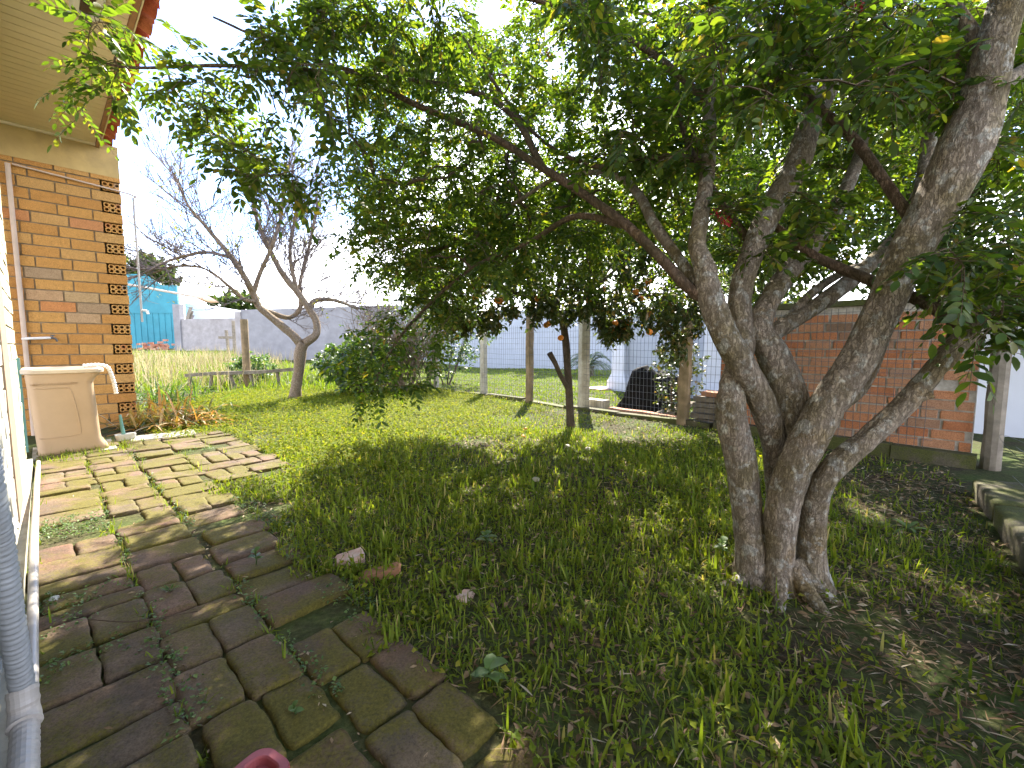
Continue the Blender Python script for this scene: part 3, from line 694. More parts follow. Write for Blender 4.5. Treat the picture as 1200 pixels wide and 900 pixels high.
# hose hooked over the rim
hk = [H(.45, .36, .728), H(.42, .45, .735), H(.41, .505, .715), H(.405, .525, .66), H(.40, .54, .58), H(.395, .548, .50), H(.392, .55, .475)]
C_ = crom(hk, .004); s = np.arange(len(C_)); b = MB(); tube(b, C_, .0145 + .0025 * np.sin(s * 2 * pi / 5.5), 16)
tag(b.build('outlet_hose', M['white_plastic'], base=hk[0], smooth=True), 'white ribbed outlet hose hooked over the right rim of the beige tub', 'hose')
b = MB(); q = H(.60, -.035, .0); fbox(b, H, .585, .615, -.03, .0, .02, .80); fbox(b, H, .575, .625, -.035, .012, .66, .69)
tag(b.build('plastic_strip', M['teal_plastic'], base=q), 'teal plastic strip poking up between the beige tub and the house wall', 'plastic strip')
t = thing('scoop', H(.62, .60, .02), 'small grey scoop with a green handle left upright beside the brick pillar', 'scoop')
b = MB(); tube(b, crom([H(.66, .60, .07), H(.68, .595, .14), H(.70, .59, .23), H(.705, .588, .25)], .02), np.linspace(.016, .010, len(crom([H(.66, .60, .07), H(.68, .595, .14), H(.70, .59, .23), H(.705, .588, .25)], .02))), 8); b.build('handle', M['teal_plastic'], t, smooth=True)
b = MB(); loft(b, [rr_ring(.62, .61, .05, .065, .025, .022), rr_ring(.62, .61, .06, .075, .03, .075), rr_ring(.62, .61, .05, .065, .025, .072), rr_ring(.62, .61, .042, .055, .02, .034)], True, True); b.build('pan', M['grey_plastic'], t)
b = MB()
q = H(.52, .95, 0); hexa(b, [H(.46, .62, -.02), H(.44, 1.12, -.02), H(.72, 1.15, -.02), H(.70, .66, -.02), H(.46, .62, .028), H(.44, 1.12, .024), H(.72, 1.15, .03), H(.70, .66, .034)])
tag(b.build('doorstep_slab', M['concrete'], base=q), 'flat pale slab at the far end of the brick path by the drying plant', 'slab')

# ------------------------------------------------------------------ red tray at the lower edge
tc_ = G(287, 934, .03); t = thing('plastic_tray', tc_, 'faded red plastic tray with a raised rim lying on the mossy path', 'tray'); 
ta = radians(62); tu = np.array([cos(ta), sin(ta)]); tv = np.array([-sin(ta), cos(ta)])
def TR(a, c, z): return np.array([tc_[0] + tu[0] * a + tv[0] * c, tc_[1] + tu[1] * a + tv[1] * c, z])
def tr_ring(a, c, r, z, k=8):
    out = []
    for (sx_, sy_, a0) in ((1, 1, 0), (-1, 1, pi / 2), (-1, -1, pi), (1, -1, 3 * pi / 2)):
        for i in range(k): g = a0 + pi / 2 * i / (k - 1); out.append(TR(sx_ * (a - r) + r * cos(g) - .045, sy_ * (c - r) + r * sin(g), z))
    return out
b = MB(); loft(b, [tr_ring(.115, .05, .03, .036), tr_ring(.12, .054, .034, .05), tr_ring(.118, .052, .033, .056), tr_ring(.104, .038, .026, .056), tr_ring(.101, .035, .024, .053), tr_ring(.098, .032, .022, .040)], True, True)
b.build('tray_body', M['red_plastic'], t)

# ------------------------------------------------------------------ wire fence with posts
fence = thing('wire_fence', FP(0), 'long wire mesh fence on concrete and timber posts in front of the neighbour lawn', 'fence')
def post(t, s, h, w, d, m, name, lean=(0, 0), parent=None, lab=None, rot=0.0):
    b = MB(); p = FP(t, s); ca, sa = cos(rot), sin(rot)
    e1 = FD * ca + FNn * sa; e2 = -FD * sa + FNn * ca
    def fr(a, c, z): q = p[:2] + e1 * a + e2 * c + np.array(lean) * z; return np.array([q[0], q[1], z])
    r = .008 if 'wood' not in m else .016
    V = [];
    for k, z in enumerate(np.linspace(-.1, h, 9)):
        for (a, c) in ((-w / 2, -d / 2 + r), (-w / 2 + r, -d / 2), (w / 2 - r, -d / 2), (w / 2, -d / 2 + r), (w / 2, d / 2 - r), (w / 2 - r, d / 2), (-w / 2 + r, d / 2), (-w / 2, d / 2 - r)):
            j = .0045 if 'wood' in m else .0015; V.append(fr(a + R.normal() * j, c + R.normal() * j, z + (R.normal() * .006 if k == 8 else 0)))
    rings = [V[i * 8:(i + 1) * 8] for i in range(9)]; loft(b, rings); return b.build(name, M[m], parent or fence, label=lab)
post(0.0, 0, 1.32, .10, .09, 'concrete_post', 'concrete_post'); post(1.62, 0, 1.25, .11, .09, 'concrete_post', 'concrete_post')
post(2.85, .03, 1.36, .10, .10, 'wood_post', 'timber_post', lab='dark slim timber post'); post(3.92, 0, 1.40, .10, .13, 'concrete_post', 'concrete_post', rot=.3)
post(5.40, .03, 1.30, .11, .10, 'wood_post', 'timber_post', (.012, 0), lab='stout brown timber post')

def wires(fr, L0, L1, h, dx, dz, r=.0011, sag=.006):
    b = MB(); Q = []
    for x in np.arange(L0, L1, dx):
        zz = np.linspace(.06, h, 5); P = np.array([fr(x + R.normal() * .002, R.normal() * .004 + (.018 * sin(3 * x) * sin(2.3 * z)), z) for z in zz]); tube(b, P, r, 3, cap=False)
    for z in np.arange(.08, h + .01, dz):
        xs = np.arange(L0, L1 + .2, .25); P = np.array([fr(x, .018 * sin(3 * x) * sin(2.3 * z), z + R.normal() * sag * .4) for x in xs]); tube(b, P, r, 3, cap=False)
    return b
wires(lambda a, c, z: FP(a, .055 + c, z), -.05, 7.45, 1.22, .05, .085, .0022).build('wire_mesh', M['wire'], fence)
b = MB()
for k in range(0, 9):
    a = k * .9 + .02
    if a > 5.6: break
    fbox(b, lambda x, y, z: FP(x, y + .015 * sin(x * 2), z + .012 * sin(x * 5)), a + .004, min(a + .894, 5.72), -.05, .075 + R.normal() * .006, -.1, .05 + R.normal() * .008)
b.build('base_kerb', M['concrete_moss'], fence)

# ------------------------------------------------------------------ clay brick boundary wall on the right
WT0, WT1, WH = 5.78, 7.66, 1.27
wall = thing('boundary_wall', FP((WT0 + WT1) / 2, 0), 'low wall of bare orange hollow clay bricks behind the big tree', 'wall')
b = MB(); fbox(b, FP, WT0, WT1, -.13, -.012, -.1, WH - .03); b.build('mortar_core', M['mortar'], wall)
b = MB(); z = .10; row = 0; CW = .0775
while z < WH - .09:
    a = WT0 + R.uniform(-.16, 0)
    while a < WT1:
        L = .192 + R.normal() * .006
        if R.random() < .06: L *= .5
        x0, x1 = max(a, WT0 + .003), min(a + L, WT1 - .003); g = abs(R.normal()) * .004
        if x1 - x0 > .03 and R.random() > .02: bevbox(b, lambda p, q, r: FP(p, q, r), x0, x1, -.10, R.normal() * .003, z + R.normal() * .002, z + CW - .013, .005, 0, .0022)
        a += L + .012 + g
    z += CW; row += 1
b.build('clay_bricks', M['brick_wall'], wall)
b = MB(); fbox(b, lambda p, q, r: FP(p, q, r + .008 * sin(p * 7)), WT0 - .01, WT1 + .02, -.15, .022, WH - .028, WH + .022); b.build('coping', M['concrete_moss'], wall)
b = MB()
for k in range(4): fbox(b, FP, WT0 + .48 * k, WT0 + .48 * k + .474, .004, .13 + R.normal() * .008, -.1, .095 + R.normal() * .006)
b.build('plinth', M['concrete_moss'], wall)
# kerb running towards us on the right with its own mesh fence
K0 = G(1136, 557, .11)[:2]; K1 = G(1200, 640, .11)[:2]; KD = (K1 - K0) / np.linalg.norm(K1 - K0); KN = np.array([-KD[1], KD[0]])
if KN[0] < 0: KN = -KN
def KP(a, c, z): p = K0 + KD * a + KN * c; return np.array([p[0], p[1], z])
kerb = thing('stone_kerb', KP(.9, .12, 0), 'mossy concrete kerb along the right side fence, lying below the clay brick wall', 'kerb')
for k in range(9):
    b = MB(); paver(b, KP, k * .55 + .005, k * .55 + .543, R.normal() * .012, .27 + R.normal() * .01, -.12, .110 + R.normal() * .010, .014, .004, .006, (R.normal() * .02, R.normal() * .02), .016); b.build('kerb_block', M['concrete_moss'], kerb, smooth=True)
sf = thing('side_fence', KP(.05, .42, 0), 'mesh fence on grey timber posts right of the clay brick wall', 'fence')
b = MB()
pq = at(1160, 552, 3.12); V = []
for z in np.linspace(-.1, 1.28, 8):
    V.append([np.array([pq[0] + .055 * cos(a) * (1 + .06 * R.normal()), pq[1] + .055 * sin(a), z]) for a in np.arange(10) / 10 * 2 * pi])
loft(b, V); b.build('corner_post', M['wood_grey'], sf)
for a_ in (1.55, 3.1, 4.6):
    b = MB(); loft(b, [[KP(a_ + .045 * cos(g), .36 + .045 * sin(g), z) for g in np.arange(10) / 10 * 2 * pi] for z in (-.1, .4, .9, 1.3)]); b.build('timber_post', M['wood_grey'], sf)
wires(lambda a, c, z: KP(a, .33 + c, z), 0, 4.6, 1.25, .05, .06, .0013, .012).build('wire_mesh', M['wire'], sf)
b = MB()
for k in range(26):                                  # loose tangle of old wire at the corner
    p = KP(R.uniform(.0, .55), R.uniform(.27, .40), R.uniform(.12, .5)); b_ = [p + R.normal(size=3) * .10 for _ in range(4)]; tube(b, crom(b_, .03), .0012, 3, cap=False)
b.build('loose_wire', M['wire'], sf)

sw = thing('neighbour_wall', FP(8.5, -1.8, 0), 'bluish white wall seen through the mesh at the right edge', 'wall')
b = MB(); fbox(b, FP, 7.2, 12.5, -1.9, -1.75, -.1, 1.7); b.build('wall_panel', M['white_paint'], sw); b = MB(); fbox(b, FP, 7.15, 12.55, -1.94, -1.71, 1.702, 1.77); b.build('coping', M['white_paint'], sw)
# ------------------------------------------------------------------ neighbour plot
nw = thing('garden_wall', at(560, 430, 17), 'long pale grey blue plastered wall at the far side of the neighbour lawn', 'wall')
b = MB(); hexa(b, [W3(-8.5, 19.8, -.2), W3(3.9, 16.0, -.2), W3(3.9, 16.3, -.2), W3(-8.5, 20.1, -.2), W3(-8.5, 19.8, 2.3), W3(3.9, 16.0, 2.15), W3(3.9, 16.3, 2.15), W3(-8.5, 20.1, 2.3)]); b.build('wall_panel', M['blue_wall'], nw)
b = MB(); hexa(b, [W3(-8.5, 19.74, 2.3), W3(3.9, 15.94, 2.15), W3(3.9, 16.36, 2.15), W3(-8.5, 20.16, 2.3), W3(-8.5, 19.74, 2.38), W3(3.9, 15.94, 2.23), W3(3.9, 16.36, 2.23), W3(-8.5, 20.16, 2.38)]); b.build('coping', M['white_blue'], nw)
# white pilastered wall
A0 = G(722, 457)[:2]; A1 = G(838, 470)[:2]; PD = (A1 - A0) / np.linalg.norm(A1 - A0); PN = np.array([PD[1], -PD[0]]); 
if PN @ A0 > 0: PN = -PN
def PP(a, c, z): p = A0 + PD * a + PN * c; return np.array([p[0], p[1], z])
LW = np.linalg.norm(A1 - A0)
pw = thing('pilaster_wall', PP(LW / 2, 0, 0), 'bluish white plastered wall with pilasters and a small capped pedestal beyond the fence', 'wall')
b = MB(); fbox(b, PP, -.02, LW + .9, -.22, -.03, -.1, 1.46); b.build('wall_panel', M['white_blue'], pw)
b = MB(); fbox(b, PP, -.1, LW + 1.0, -.27, .02, 1.462, 1.53); b.build('coping', M['white_blue'], pw)
for a_ in (.11, LW - .02):
    b = MB()
    prof = [(-.1, .24), (.20, .24), (.205, .22), (.26, .205), (.34, .165), (.40, .16), (1.36, .15), (1.40, .18), (1.455, .19)]
    rings = [[PP(a_ - w, -.21, z), PP(a_ + w, -.21, z), PP(a_ + w, w * .55, z), PP(a_ - w, w * .55, z)] for z, w in prof]; loft(b, rings); b.build('pilaster', M['white_paint'], pw)
b = MB(); a_ = LW * .48
for (z0, z1, w0, w1) in ((1.532, 1.60, .13, .13), (1.601, 1.64, .17, .20), (1.641, 1.67, .20, .20)):
    loft(b, [[PP(a_ - w, -.12 - w, z), PP(a_ + w, -.12 - w, z), PP(a_ + w, -.12 + w, z), PP(a_ - w, -.12 + w, z)] for z, w in ((z0, w0), (z1, w1))])
tube(b, [PP(a_, -.12, 1.66), PP(a_, -.12, 1.98)], .012, 6); b.build('pedestal_cap', M['white_paint'], pw)
b = MB(); fbox(b, PP, -.55, .0, -.1, .45, -.06, .035); tag(b.build('stepping_slab', M['shard'], base=PP(-.3, .2, 0)), 'pinkish paving slab at the foot of the first white pilaster', 'slab')

# covered heap on planks
tb = at(762, 480, 6.15); tb[2] = 0
b = MB(); K = 48; rings = []
prof = [(0, .46, .30), (.06, .42, .28), (.14, .36, .25), (.24, .345, .235), (.36, .32, .22), (.44, .28, .19), (.49, .22, .15), (.515, .12, .08)]
for i, (z, rx, ry) in enumerate(prof):
    th = np.arange(K) / K * 2 * pi
    P = np.column_stack([np.cos(th) * rx + .05 * z * 2, np.sin(th) * ry, np.full(K, z)]); P[:, 0] = np.sign(P[:, 0]) * np.abs(P[:, 0]) ** .92
    f = fbm(np.column_stack([np.cos(th) * 3.2, np.sin(th) * 3.2, np.full(K, z * 2.0 + 3)]), 4); P[:, :2] *= (1 + .75 * f)[:, None] * (1 + .05 * np.sin(th * 13 + z * 4))[:, None]
    P[:, 2] += .16 * f * (z > .05) + .07 * (P[:, 0] < -.05) * (z > .4) + (.04 * np.sin(th * 2) if z > .3 else 0)
    rings.append([tb + q for q in P])
b2 = []; 
loft(b, rings, True, True); tag(b.build('covered_heap', M['tarp'], base=tb, smooth=True), 'lumpy heap wrapped in black sheeting on planks behind the wire fence', 'heap')
def plank(name, p0, p1, w, h, m, lab, cat='plank', group=None):
    p0, p1 = np.asarray(p0, float), np.asarray(p1, float); d = nrm(p1 - p0); s = nrm(np.cross(d, [0, 0, 1.0])); u = np.cross(s, d); b = MB(); rings = []
    for t in np.linspace(0, 1, 7):
        c = p0 + (p1 - p0) * t + u * R.normal() * .003; rings.append([c + s * (w / 2 + R.normal() * .002) * a + u * h / 2 * e for a, e in ((1, -1), (1, 1), (-1, 1), (-1, -1))])
    loft(b, rings); return tag(b.build(name, M[m], base=(p0 + p1) / 2), lab, cat, group)
def onf(px, py, s):                                   # sight line meets the plane s in front of (+) or behind (-) the fence
    dd = rayd(px, py); k = (s - ((CAM[:2] - F0) @ FNn)) / (dd[:2] @ FNn); return CAM + dd * k
plank('plank', onf(716, 479, -.12), onf(800, 491, -.12), .12, .05, 'wood_red', 'reddish plank lying along the fence under the black heap')
plank('plank', onf(772, 487, -.16) + [0, 0, .01], onf(812, 472, -.75), .13, .04, 'wood_grey', 'grey plank end sticking out at the right of the black heap')
p0 = onf(672, 476, -.14); b = MB(); fbox(b, lambda x, y, z: FP(x, y, z), 3.80, 4.14, -.30, -.12, -.02, .14); tag(b.build('stone_block', M['stone'], base=FP(3.97, -.2, 0)), 'squat pale stone block behind the concrete post next to the citrus trunk', 'block')
# stack of old boards beside the stout timber post
names = ['lowest', 'second', 'third', 'topmost']
for k in range(6):
    z = .05 + k * .062
    a0 = 5.46 + R.uniform(-.02, .03); L = .36 + R.uniform(-.04, .08)
    if k == 5: a0 += .06
    lab = ['lowest board of the stack beside the stout timber post', 'second board from the ground in the stack beside the timber post', 'third board from the ground in the stack beside the timber post', 'fourth board from the ground in the stack beside the timber post', 'board just under the top one in the stack beside the timber post', 'topmost short brown board of the stack beside the timber post'][k]
    plank('board', FP(a0, -.16 + R.normal() * .015, z), FP(a0 + L, -.17 + R.normal() * .02, z + R.normal() * .006), .20, .050, 'wood_grey' if k < 5 else 'wood_red', lab, 'board', 'boards stacked behind the fence')

# ------------------------------------------------------------------ left back plot
gw = thing('cement_wall', at(340, 425, 18), 'tall grey cement rendered wall behind the bare tree', 'wall')
b = MB(); hexa(b, [W3(-11.3, 18.3, -.2), W3(-2.2, 18.9, -.2), W3(-2.2, 19.1, -.2), W3(-11.3, 18.5, -.2), W3(-11.3, 18.3, 2.38), W3(-2.2, 18.9, 2.72), W3(-2.2, 19.1, 2.72), W3(-11.3, 18.5, 2.38)]); b.build('wall_panel', M['block_wall'], gw)
b = MB(); fbox(b, W3, -11.52, -11.28, 18.25, 18.55, -.2, 2.30); b.build('wall_pier', M['block_wall_far'], gw)
gw = thing('block_wall', at(250, 412, 27), 'lower grey concrete block wall beside the turquoise building', 'wall')
b = MB(); hexa(b, [W3(-20.6, 27.0, -.2), W3(-14.0, 27.0, -.2), W3(-14.0, 27.25, -.2), W3(-20.6, 27.25, -.2), W3(-20.6, 27.0, 2.52), W3(-14.0, 27.0, 2.62), W3(-14.0, 27.25, 2.62), W3(-20.6, 27.25, 2.52)]); b.build('wall_panel', M['block_wall_far'], gw)
b = MB(); fbox(b, W3, -20.75, -20.35, 26.9, 27.3, -.2, 3.42); b.build('wall_pier', M['block_wall'], gw)
sh = thing('white_shed', W3(-19, 30, .6), 'low white shed with a sloping top edge behind the grey block wall', 'shed')
b = MB(); hexa(b, [W3(-23.4, 31.5, 0), W3(-16.6, 31.5, 0), W3(-16.6, 36, 0), W3(-23.4, 36, 0), W3(-23.4, 31.5, 3.95), W3(-18.6, 31.5, 3.15), W3(-18.6, 36, 3.15), W3(-23.4, 36, 3.95)]); b.build('wall_panel', M['white_paint'], sh)
tbld = thing('building', W3(-27, 33, .6), 'turquoise painted building seen beside the brick pillar', 'building')
tl, tr = at(150, 410, 30), at(213, 410, 30)
b = MB(); X0, X1 = -34.0, -22.9; loft(b, [[W3(X0, 30.2, z), W3(X1, 30.2, z), W3(X1 - .6, 31.2, z), W3(X0, 31.2, z)] for z in (-.3, 5.0)]); b.build('front_wall', M['teal_paint'], tbld)
b = MB(); loft(b, [[W3(X0, 30.21, 5.002), W3(-23.9, 30.21, 5.002), W3(-24.5, 31.1, 5.002), W3(X0, 31.1, 5.002)], [W3(X0, 30.21, 5.9), W3(-25.0, 30.21, 5.75), W3(-25.6, 31.1, 5.75), W3(X0, 31.1, 5.9)]]); b.build('parapet', M['teal_paint'], tbld)
b = MB()
for k in range(9): fbox(b, W3, -26.8 + k * .42, -26.79 + k * .42, 30.17, 30.196, .4, 3.1)
fbox(b, W3, -26.9, -23.0, 30.16, 30.197, 3.12, 3.2); b.build('gate_boards', M['teal_paint'], tbld)
lt = []
for k in range(7):
    x = -22.55 + k * .13
    plank('leaning_board', W3(x + .1, 29.0 - .1 * k, .62), W3(x + .55 - .08 * k, 29.9, 3.0 - .28 * abs(k - 4) + .5 * (k > 3)), .24, .05, 'wood_grey' if k % 3 else 'block_wall_far', 'old grey board leaning in the corner between turquoise building and block wall', 'board', 'boards leaning by the turquoise building')
b = MB()
for k in range(40):
    p = W3(-22.8 + R.normal() * .55, 27.9 + R.normal() * .3, .62 + abs(R.normal()) * .22); a = R.uniform(0, 3); f = lambda x, y, z, p=p, a=a: p + np.array([x * cos(a) - y * sin(a), x * sin(a) + y * cos(a), z]); fbox(b, f, -.14, .14, -.07, .07, -.06, .06)
tag(b.build('rubble_pile', M['rubble'], base=W3(-22.8, 27.9, .6)), 'small heap of reddish bricks at the corner of the turquoise building', 'rubble')
# little wooden cross and stake by the block wall
q = at(268, 412, 24); q[2] = gz(np.array([q[0]]), np.array([q[1]]))[0]
cr = thing('wooden_cross', q, 'small grey wooden cross stake in front of the block wall', 'stake'); b = MB(); fbox(b, lambda x, y, z: q + [x + .12 * z * -.5, y, z], -.06, .06, -.05, .05, -.1, 1.25); b.build('upright', M['wood_grey'], cr)
b = MB(); fbox(b, lambda x, y, z: q + [x, y - .08, z], -.45, .40, -.04, .02, .78, .92); b.build('crossbar', M['wood_grey'], cr)
q = at(276, 412, 23.6); q[2] = gz(np.array([q[0]]), np.array([q[1]]))[0]; b = MB(); fbox(b, lambda x, y, z: q + [x, y, z], -.08, .08, -.08, .08, -.1, 1.75); tag(b.build('stake', M['wood_grey'], base=q), 'dark upright stake beside the little wooden cross', 'stake')
# street lamp: its arm reaches out from behind the brick pillar
s0, s1, s2 = at(120, 328, 22), at(234, 349, 22), at(256, 354, 22)
lampz = thing('street_lamp', W3(s0[0] - .3, 22, .4), 'street lamp on a long arm reaching across the turquoise building', 'street lamp')
b = MB(); tube(b, [W3(s0[0] - .3, 22, .3), W3(s0[0] - .3, 22, 4.0), W3(s0[0] - .3, 22, 6.2)], np.array([.13, .11, .09]), 10); b.build('pole', M['concrete'], lampz)
b = MB(); tube(b, [s0 - [.35, 0, -.06], s0, s1 + [.1, 0, 0]], .055, 8); b.build('arm', M['galv'], lampz)
b = MB(); P = np.array([s1 + (s2 - s1) * t for t in np.linspace(-.1, 1, 9)]); tube(b, P, np.array([.07, .12, .15, .16, .16, .15, .12, .08, .03]) * .9, 12); hd = b.build('lamp_head', M['lamp_glass'], lampz, smooth=True)
# low rail and post in front of the wall
def gp(px, py, Y): p = at(px, py, Y); p[2] = float(gz(np.array([p[0]]), np.array([p[1]]))[0]); return p
rl = thing('low_rail', gp(280, 450, 9.2), 'low rough timber rail on short legs between tall weeds and the bare tree', 'rail')
ra, rb_ = at(219, 440, 9.0), at(345, 433, 9.4)
b = MB(); s_ = nrm(rb_ - ra); 
loft(b, [[ra + (rb_ - ra) * t + [0, e * .06, f * .035 + .012 * sin(t * 7)] for e, f in ((-1, -1), (1, -1), (1, 1), (-1, 1))] for t in np.linspace(0, 1, 9)]); b.build('top_rail', M['wood_grey'], rl)
for px in (223, 247, 268, 292, 324):
    t = (px - 219) / 126; c = ra + (rb_ - ra) * t; g0 = float(gz(np.array([c[0]]), np.array([c[1]]))[0]); b = MB(); tube(b, [W3(c[0] + R.normal() * .05, c[1] - .02, g0 - .1), W3(c[0], c[1], c[2] - .03)], .035, 7); b.build('leg', M['wood_grey'], rl)
q = gp(290, 452, 9.35); b = MB(); loft(b, [[q + [.075 * cos(g) * w, .075 * sin(g) * w, z] for g in np.arange(10) / 10 * 2 * pi] for z, w in ((-.2, 1.05), (.5, 1), (1.1, .96), (1.42, .98), (1.46, .9))])
tag(b.build('timber_post', M['wood_post'], base=q), 'single rounded timber post standing at the low rail', 'post')
# ------------------------------------------------------------------ the big multi-stemmed tree
def limb_pts(L, step=.012, z0=None):
    # (px, py, Y, width px): position from the photograph, own distance, width turned into metres there
    A = []
    for px, py, Y, w in L:
        p = at(px, py, Y); dist = np.dot(p - CAM, [0, CP, -SP]); A.append([*p, w / FPX * dist / 2 * (.86 if w > 9 else .95)])
    A = np.array(A)
    if z0 is not None: A[0, 2] = min(A[0, 2], z0)
    C = crom(A, step); return C[:, :3], np.maximum(C[:, 3], .0015)
tb0 = G(915, 690)
big = thing('shade_tree', (tb0[0], tb0[1], 0), 'big multi-stemmed shade tree with furrowed grey stems spreading over the lawn', 'tree')
LIMBS = {
 'C': [(912, 708, 1.55, 44), (912, 680, 1.55, 36), (913, 640, 1.55, 36), (916, 600, 1.54, 40), (928, 555, 1.53, 43), (960, 490, 1.52, 43), (1000, 430, 1.50, 42), (1030, 370, 1.48, 41), (1062, 300, 1.46, 45), (1097, 240, 1.43, 51), (1130, 172, 1.40, 58), (1152, 108, 1.38, 46), (1166, 50, 1.36, 39), (1186, -20, 1.34, 35), (1205, -120, 1.30, 32), (1190, -260, 1.28, 26), (1150, -420, 1.3, 16)],
 'A': [(884, 702, 1.60, 46), (882, 665, 1.60, 38), (880, 640, 1.60, 36), (874, 590, 1.61, 36), (867, 535, 1.62, 38), (857, 490, 1.63, 36), (858, 455, 1.65, 34), (866, 425, 1.67, 31), (871, 395, 1.70, 28), (867, 350, 1.72, 27), (880, 300, 1.75, 27), (907, 240, 1.80, 29), (933, 197, 1.85, 30), (950, 143, 1.90, 27), (972, 100, 2.0, 22), (985, 40, 2.1, 18), (1000, -40, 2.2, 14), (1020, -120, 2.3, 9)],
 'B': [(926, 694, 1.66, 34), (918, 620, 1.67, 28), (911, 560, 1.66, 29), (905, 510, 1.64, 31), (890, 465, 1.62, 33), (868, 425, 1.60, 33), (848, 390, 1.60, 33), (833, 350, 1.62, 31), (827, 318, 1.65, 28), (817, 285, 1.70, 21), (822, 250, 1.75, 19), (830, 190, 1.85, 17), (831, 120, 1.95, 15), (835, 60, 2.05, 12), (842, -20, 2.2, 9), (850, -90, 2.3, 6)],
 'E': [(930, 694, 1.68, 30), (926, 620, 1.67, 30), (924, 560, 1.65, 36), (929, 505, 1.65, 42), (923, 458, 1.66, 42), (906, 415, 1.68, 36), (890, 385, 1.70, 29), (903, 350, 1.74, 25), (923, 320, 1.78, 24), (946, 295, 1.82, 22), (968, 262, 1.9, 19), (990, 225, 2.0, 16), (1010, 170, 2.15, 12), (1020, 100, 2.3, 9)],
 'F': [(952, 702, 1.56, 38), (950, 660, 1.56, 34), (951, 620, 1.55, 33), (954, 590, 1.53, 31), (963, 566, 1.50, 28), (985, 541, 1.48, 28), (1020, 511, 1.47, 26), (1055, 480, 1.46, 25), (1090, 440, 1.45, 24), (1120, 405, 1.44, 24), (1142, 383, 1.43, 21), (1170, 350, 1.42, 14), (1200, 310, 1.42, 10), (1250, 250, 1.45, 6)],
 'H': [(893, 400, 1.69, 22), (925, 378, 1.71, 21), (950, 363, 1.73, 20), (985, 338, 1.76, 20), (1012, 316, 1.80, 19), (1042, 288, 1.85, 17), (1076, 250, 1.95, 14), (1100, 200, 2.05, 10), (1120, 140, 2.2, 7)],
 'I': [(965, 490, 1.53, 22), (988, 470, 1.57, 22), (1012, 446, 1.60, 21), (1034, 392, 1.63, 19), (1049, 350, 1.66, 18), (1064, 300, 1.72, 17), (1077, 240, 1.82, 18), (1086, 188, 1.92, 17), (1091, 130, 2.0, 14), (1098, 60, 2.1, 10), (1110, -20, 2.2, 7)],
}
BR = {
 'G': [(1142, 385, 1.43, 20), (1120, 376, 1.46, 17), (1098, 363, 1.50, 15), (1060, 344, 1.56, 14), (1016, 327, 1.62, 14), (960, 303, 1.70, 12), (930, 283, 1.75, 11), (905, 262, 1.82, 8)],
 'K': [(1076, 280, 1.47, 15), (1066, 256, 1.50, 14), (1045, 225, 1.56, 13), (1000, 163, 1.68, 12), (950, 118, 1.80, 11), (890, 62, 2.0, 8), (820, 15, 2.25, 5)],
 'L': [(1148, 118, 1.39, 26), (1185, 92, 1.48, 20), (1235, 62, 1.60, 16), (1300, 20, 1.75, 12), (1390, -40, 1.9, 7)],
 'J': [(832, 352, 1.62, 19), (808, 338, 1.66, 15), (770, 298, 1.76, 13), (733, 263, 1.90, 12), (683, 227, 2.08, 11), (636, 197, 2.25, 10), (572, 158, 2.42, 8), (488, 123, 2.52, 7), (430, 93, 2.52, 6), (390, 85, 2.45, 5), (270, 77, 2.2, 4), (150, 79, 1.98, 2.5), (95, 62, 1.9, 2)],
 'J2': [(636, 197, 2.25, 9), (598, 132, 2.45, 8), (534, 102, 2.6, 6), (430, 87, 2.75, 5), (340, 60, 2.7, 3.5), (250, 20, 2.6, 2)],
 'J3': [(736, 265, 1.9, 9), (673, 254, 2.15, 7), (618, 285, 2.4, 5), (560, 310, 2.65, 4), (510, 350, 2.75, 3.5), (465, 400, 2.75, 3), (438, 450, 2.72, 2)],
 'J4': [(828, 345, 1.64, 16), (797, 305, 1.78, 14), (766, 262, 1.95, 14), (748, 228, 2.08, 11), (720, 206, 2.2, 8), (660, 205, 2.4, 5), (600, 240, 2.6, 4)],
 'J5': [(829, 196, 1.85, 9), (798, 184, 1.92, 8), (742, 187, 2.08, 6), (690, 193, 2.25, 5), (620, 150, 2.5, 4), (540, 40, 2.7, 3)],
 'J6': [(831, 120, 1.95, 9), (760, 60, 2.1, 7), (660, 10, 2.2, 5), (520, -20, 2.2, 4), (360, -30, 2.1, 3)],
 'H2': [(925, 372, 1.71, 12), (950, 345, 1.77, 11), (978, 325, 1.85, 9), (1005, 312, 1.95, 7), (1040, 305, 2.1, 5)],
 'F2': [(1062, 474, 1.455, 12), (1076, 468, 1.44, 11), (1093, 462, 1.42, 9)],
 'E2': [(892, 300, 1.76, 12), (840, 230, 1.95, 8), (800, 150, 2.2, 6), (790, 60, 2.4, 4)],
 'C2': [(1160, 70, 1.37, 18), (1120, 10, 1.45, 14), (1060, -70, 1.55, 10), (980, -150, 1.7, 7), (880, -240, 1.9, 5)],
 'C3': [(1190, -40, 1.34, 20), (1260, -150, 1.4, 15), (1400, -260, 1.6, 11), (1650, -320, 1.9, 7)],
 'C4': [(1200, -200, 1.28, 18), (1100, -420, 1.2, 13), (900, -700, 1.1, 9), (600, -900, 1.0, 6)],
 'A2': [(960, 120, 1.95, 16), (900, 40, 2.2, 12), (800, -60, 2.5, 9), (640, -150, 2.8, 6), (450, -200, 2.9, 4)],
 'A3': [(985, 40, 2.1, 14), (1050, -20, 2.4, 11), (1120, -100, 2.8, 8), (1200, -150, 3.2, 5)],
}
SKM = Skel(); bmk = MB(); order = list('CABEFHI')
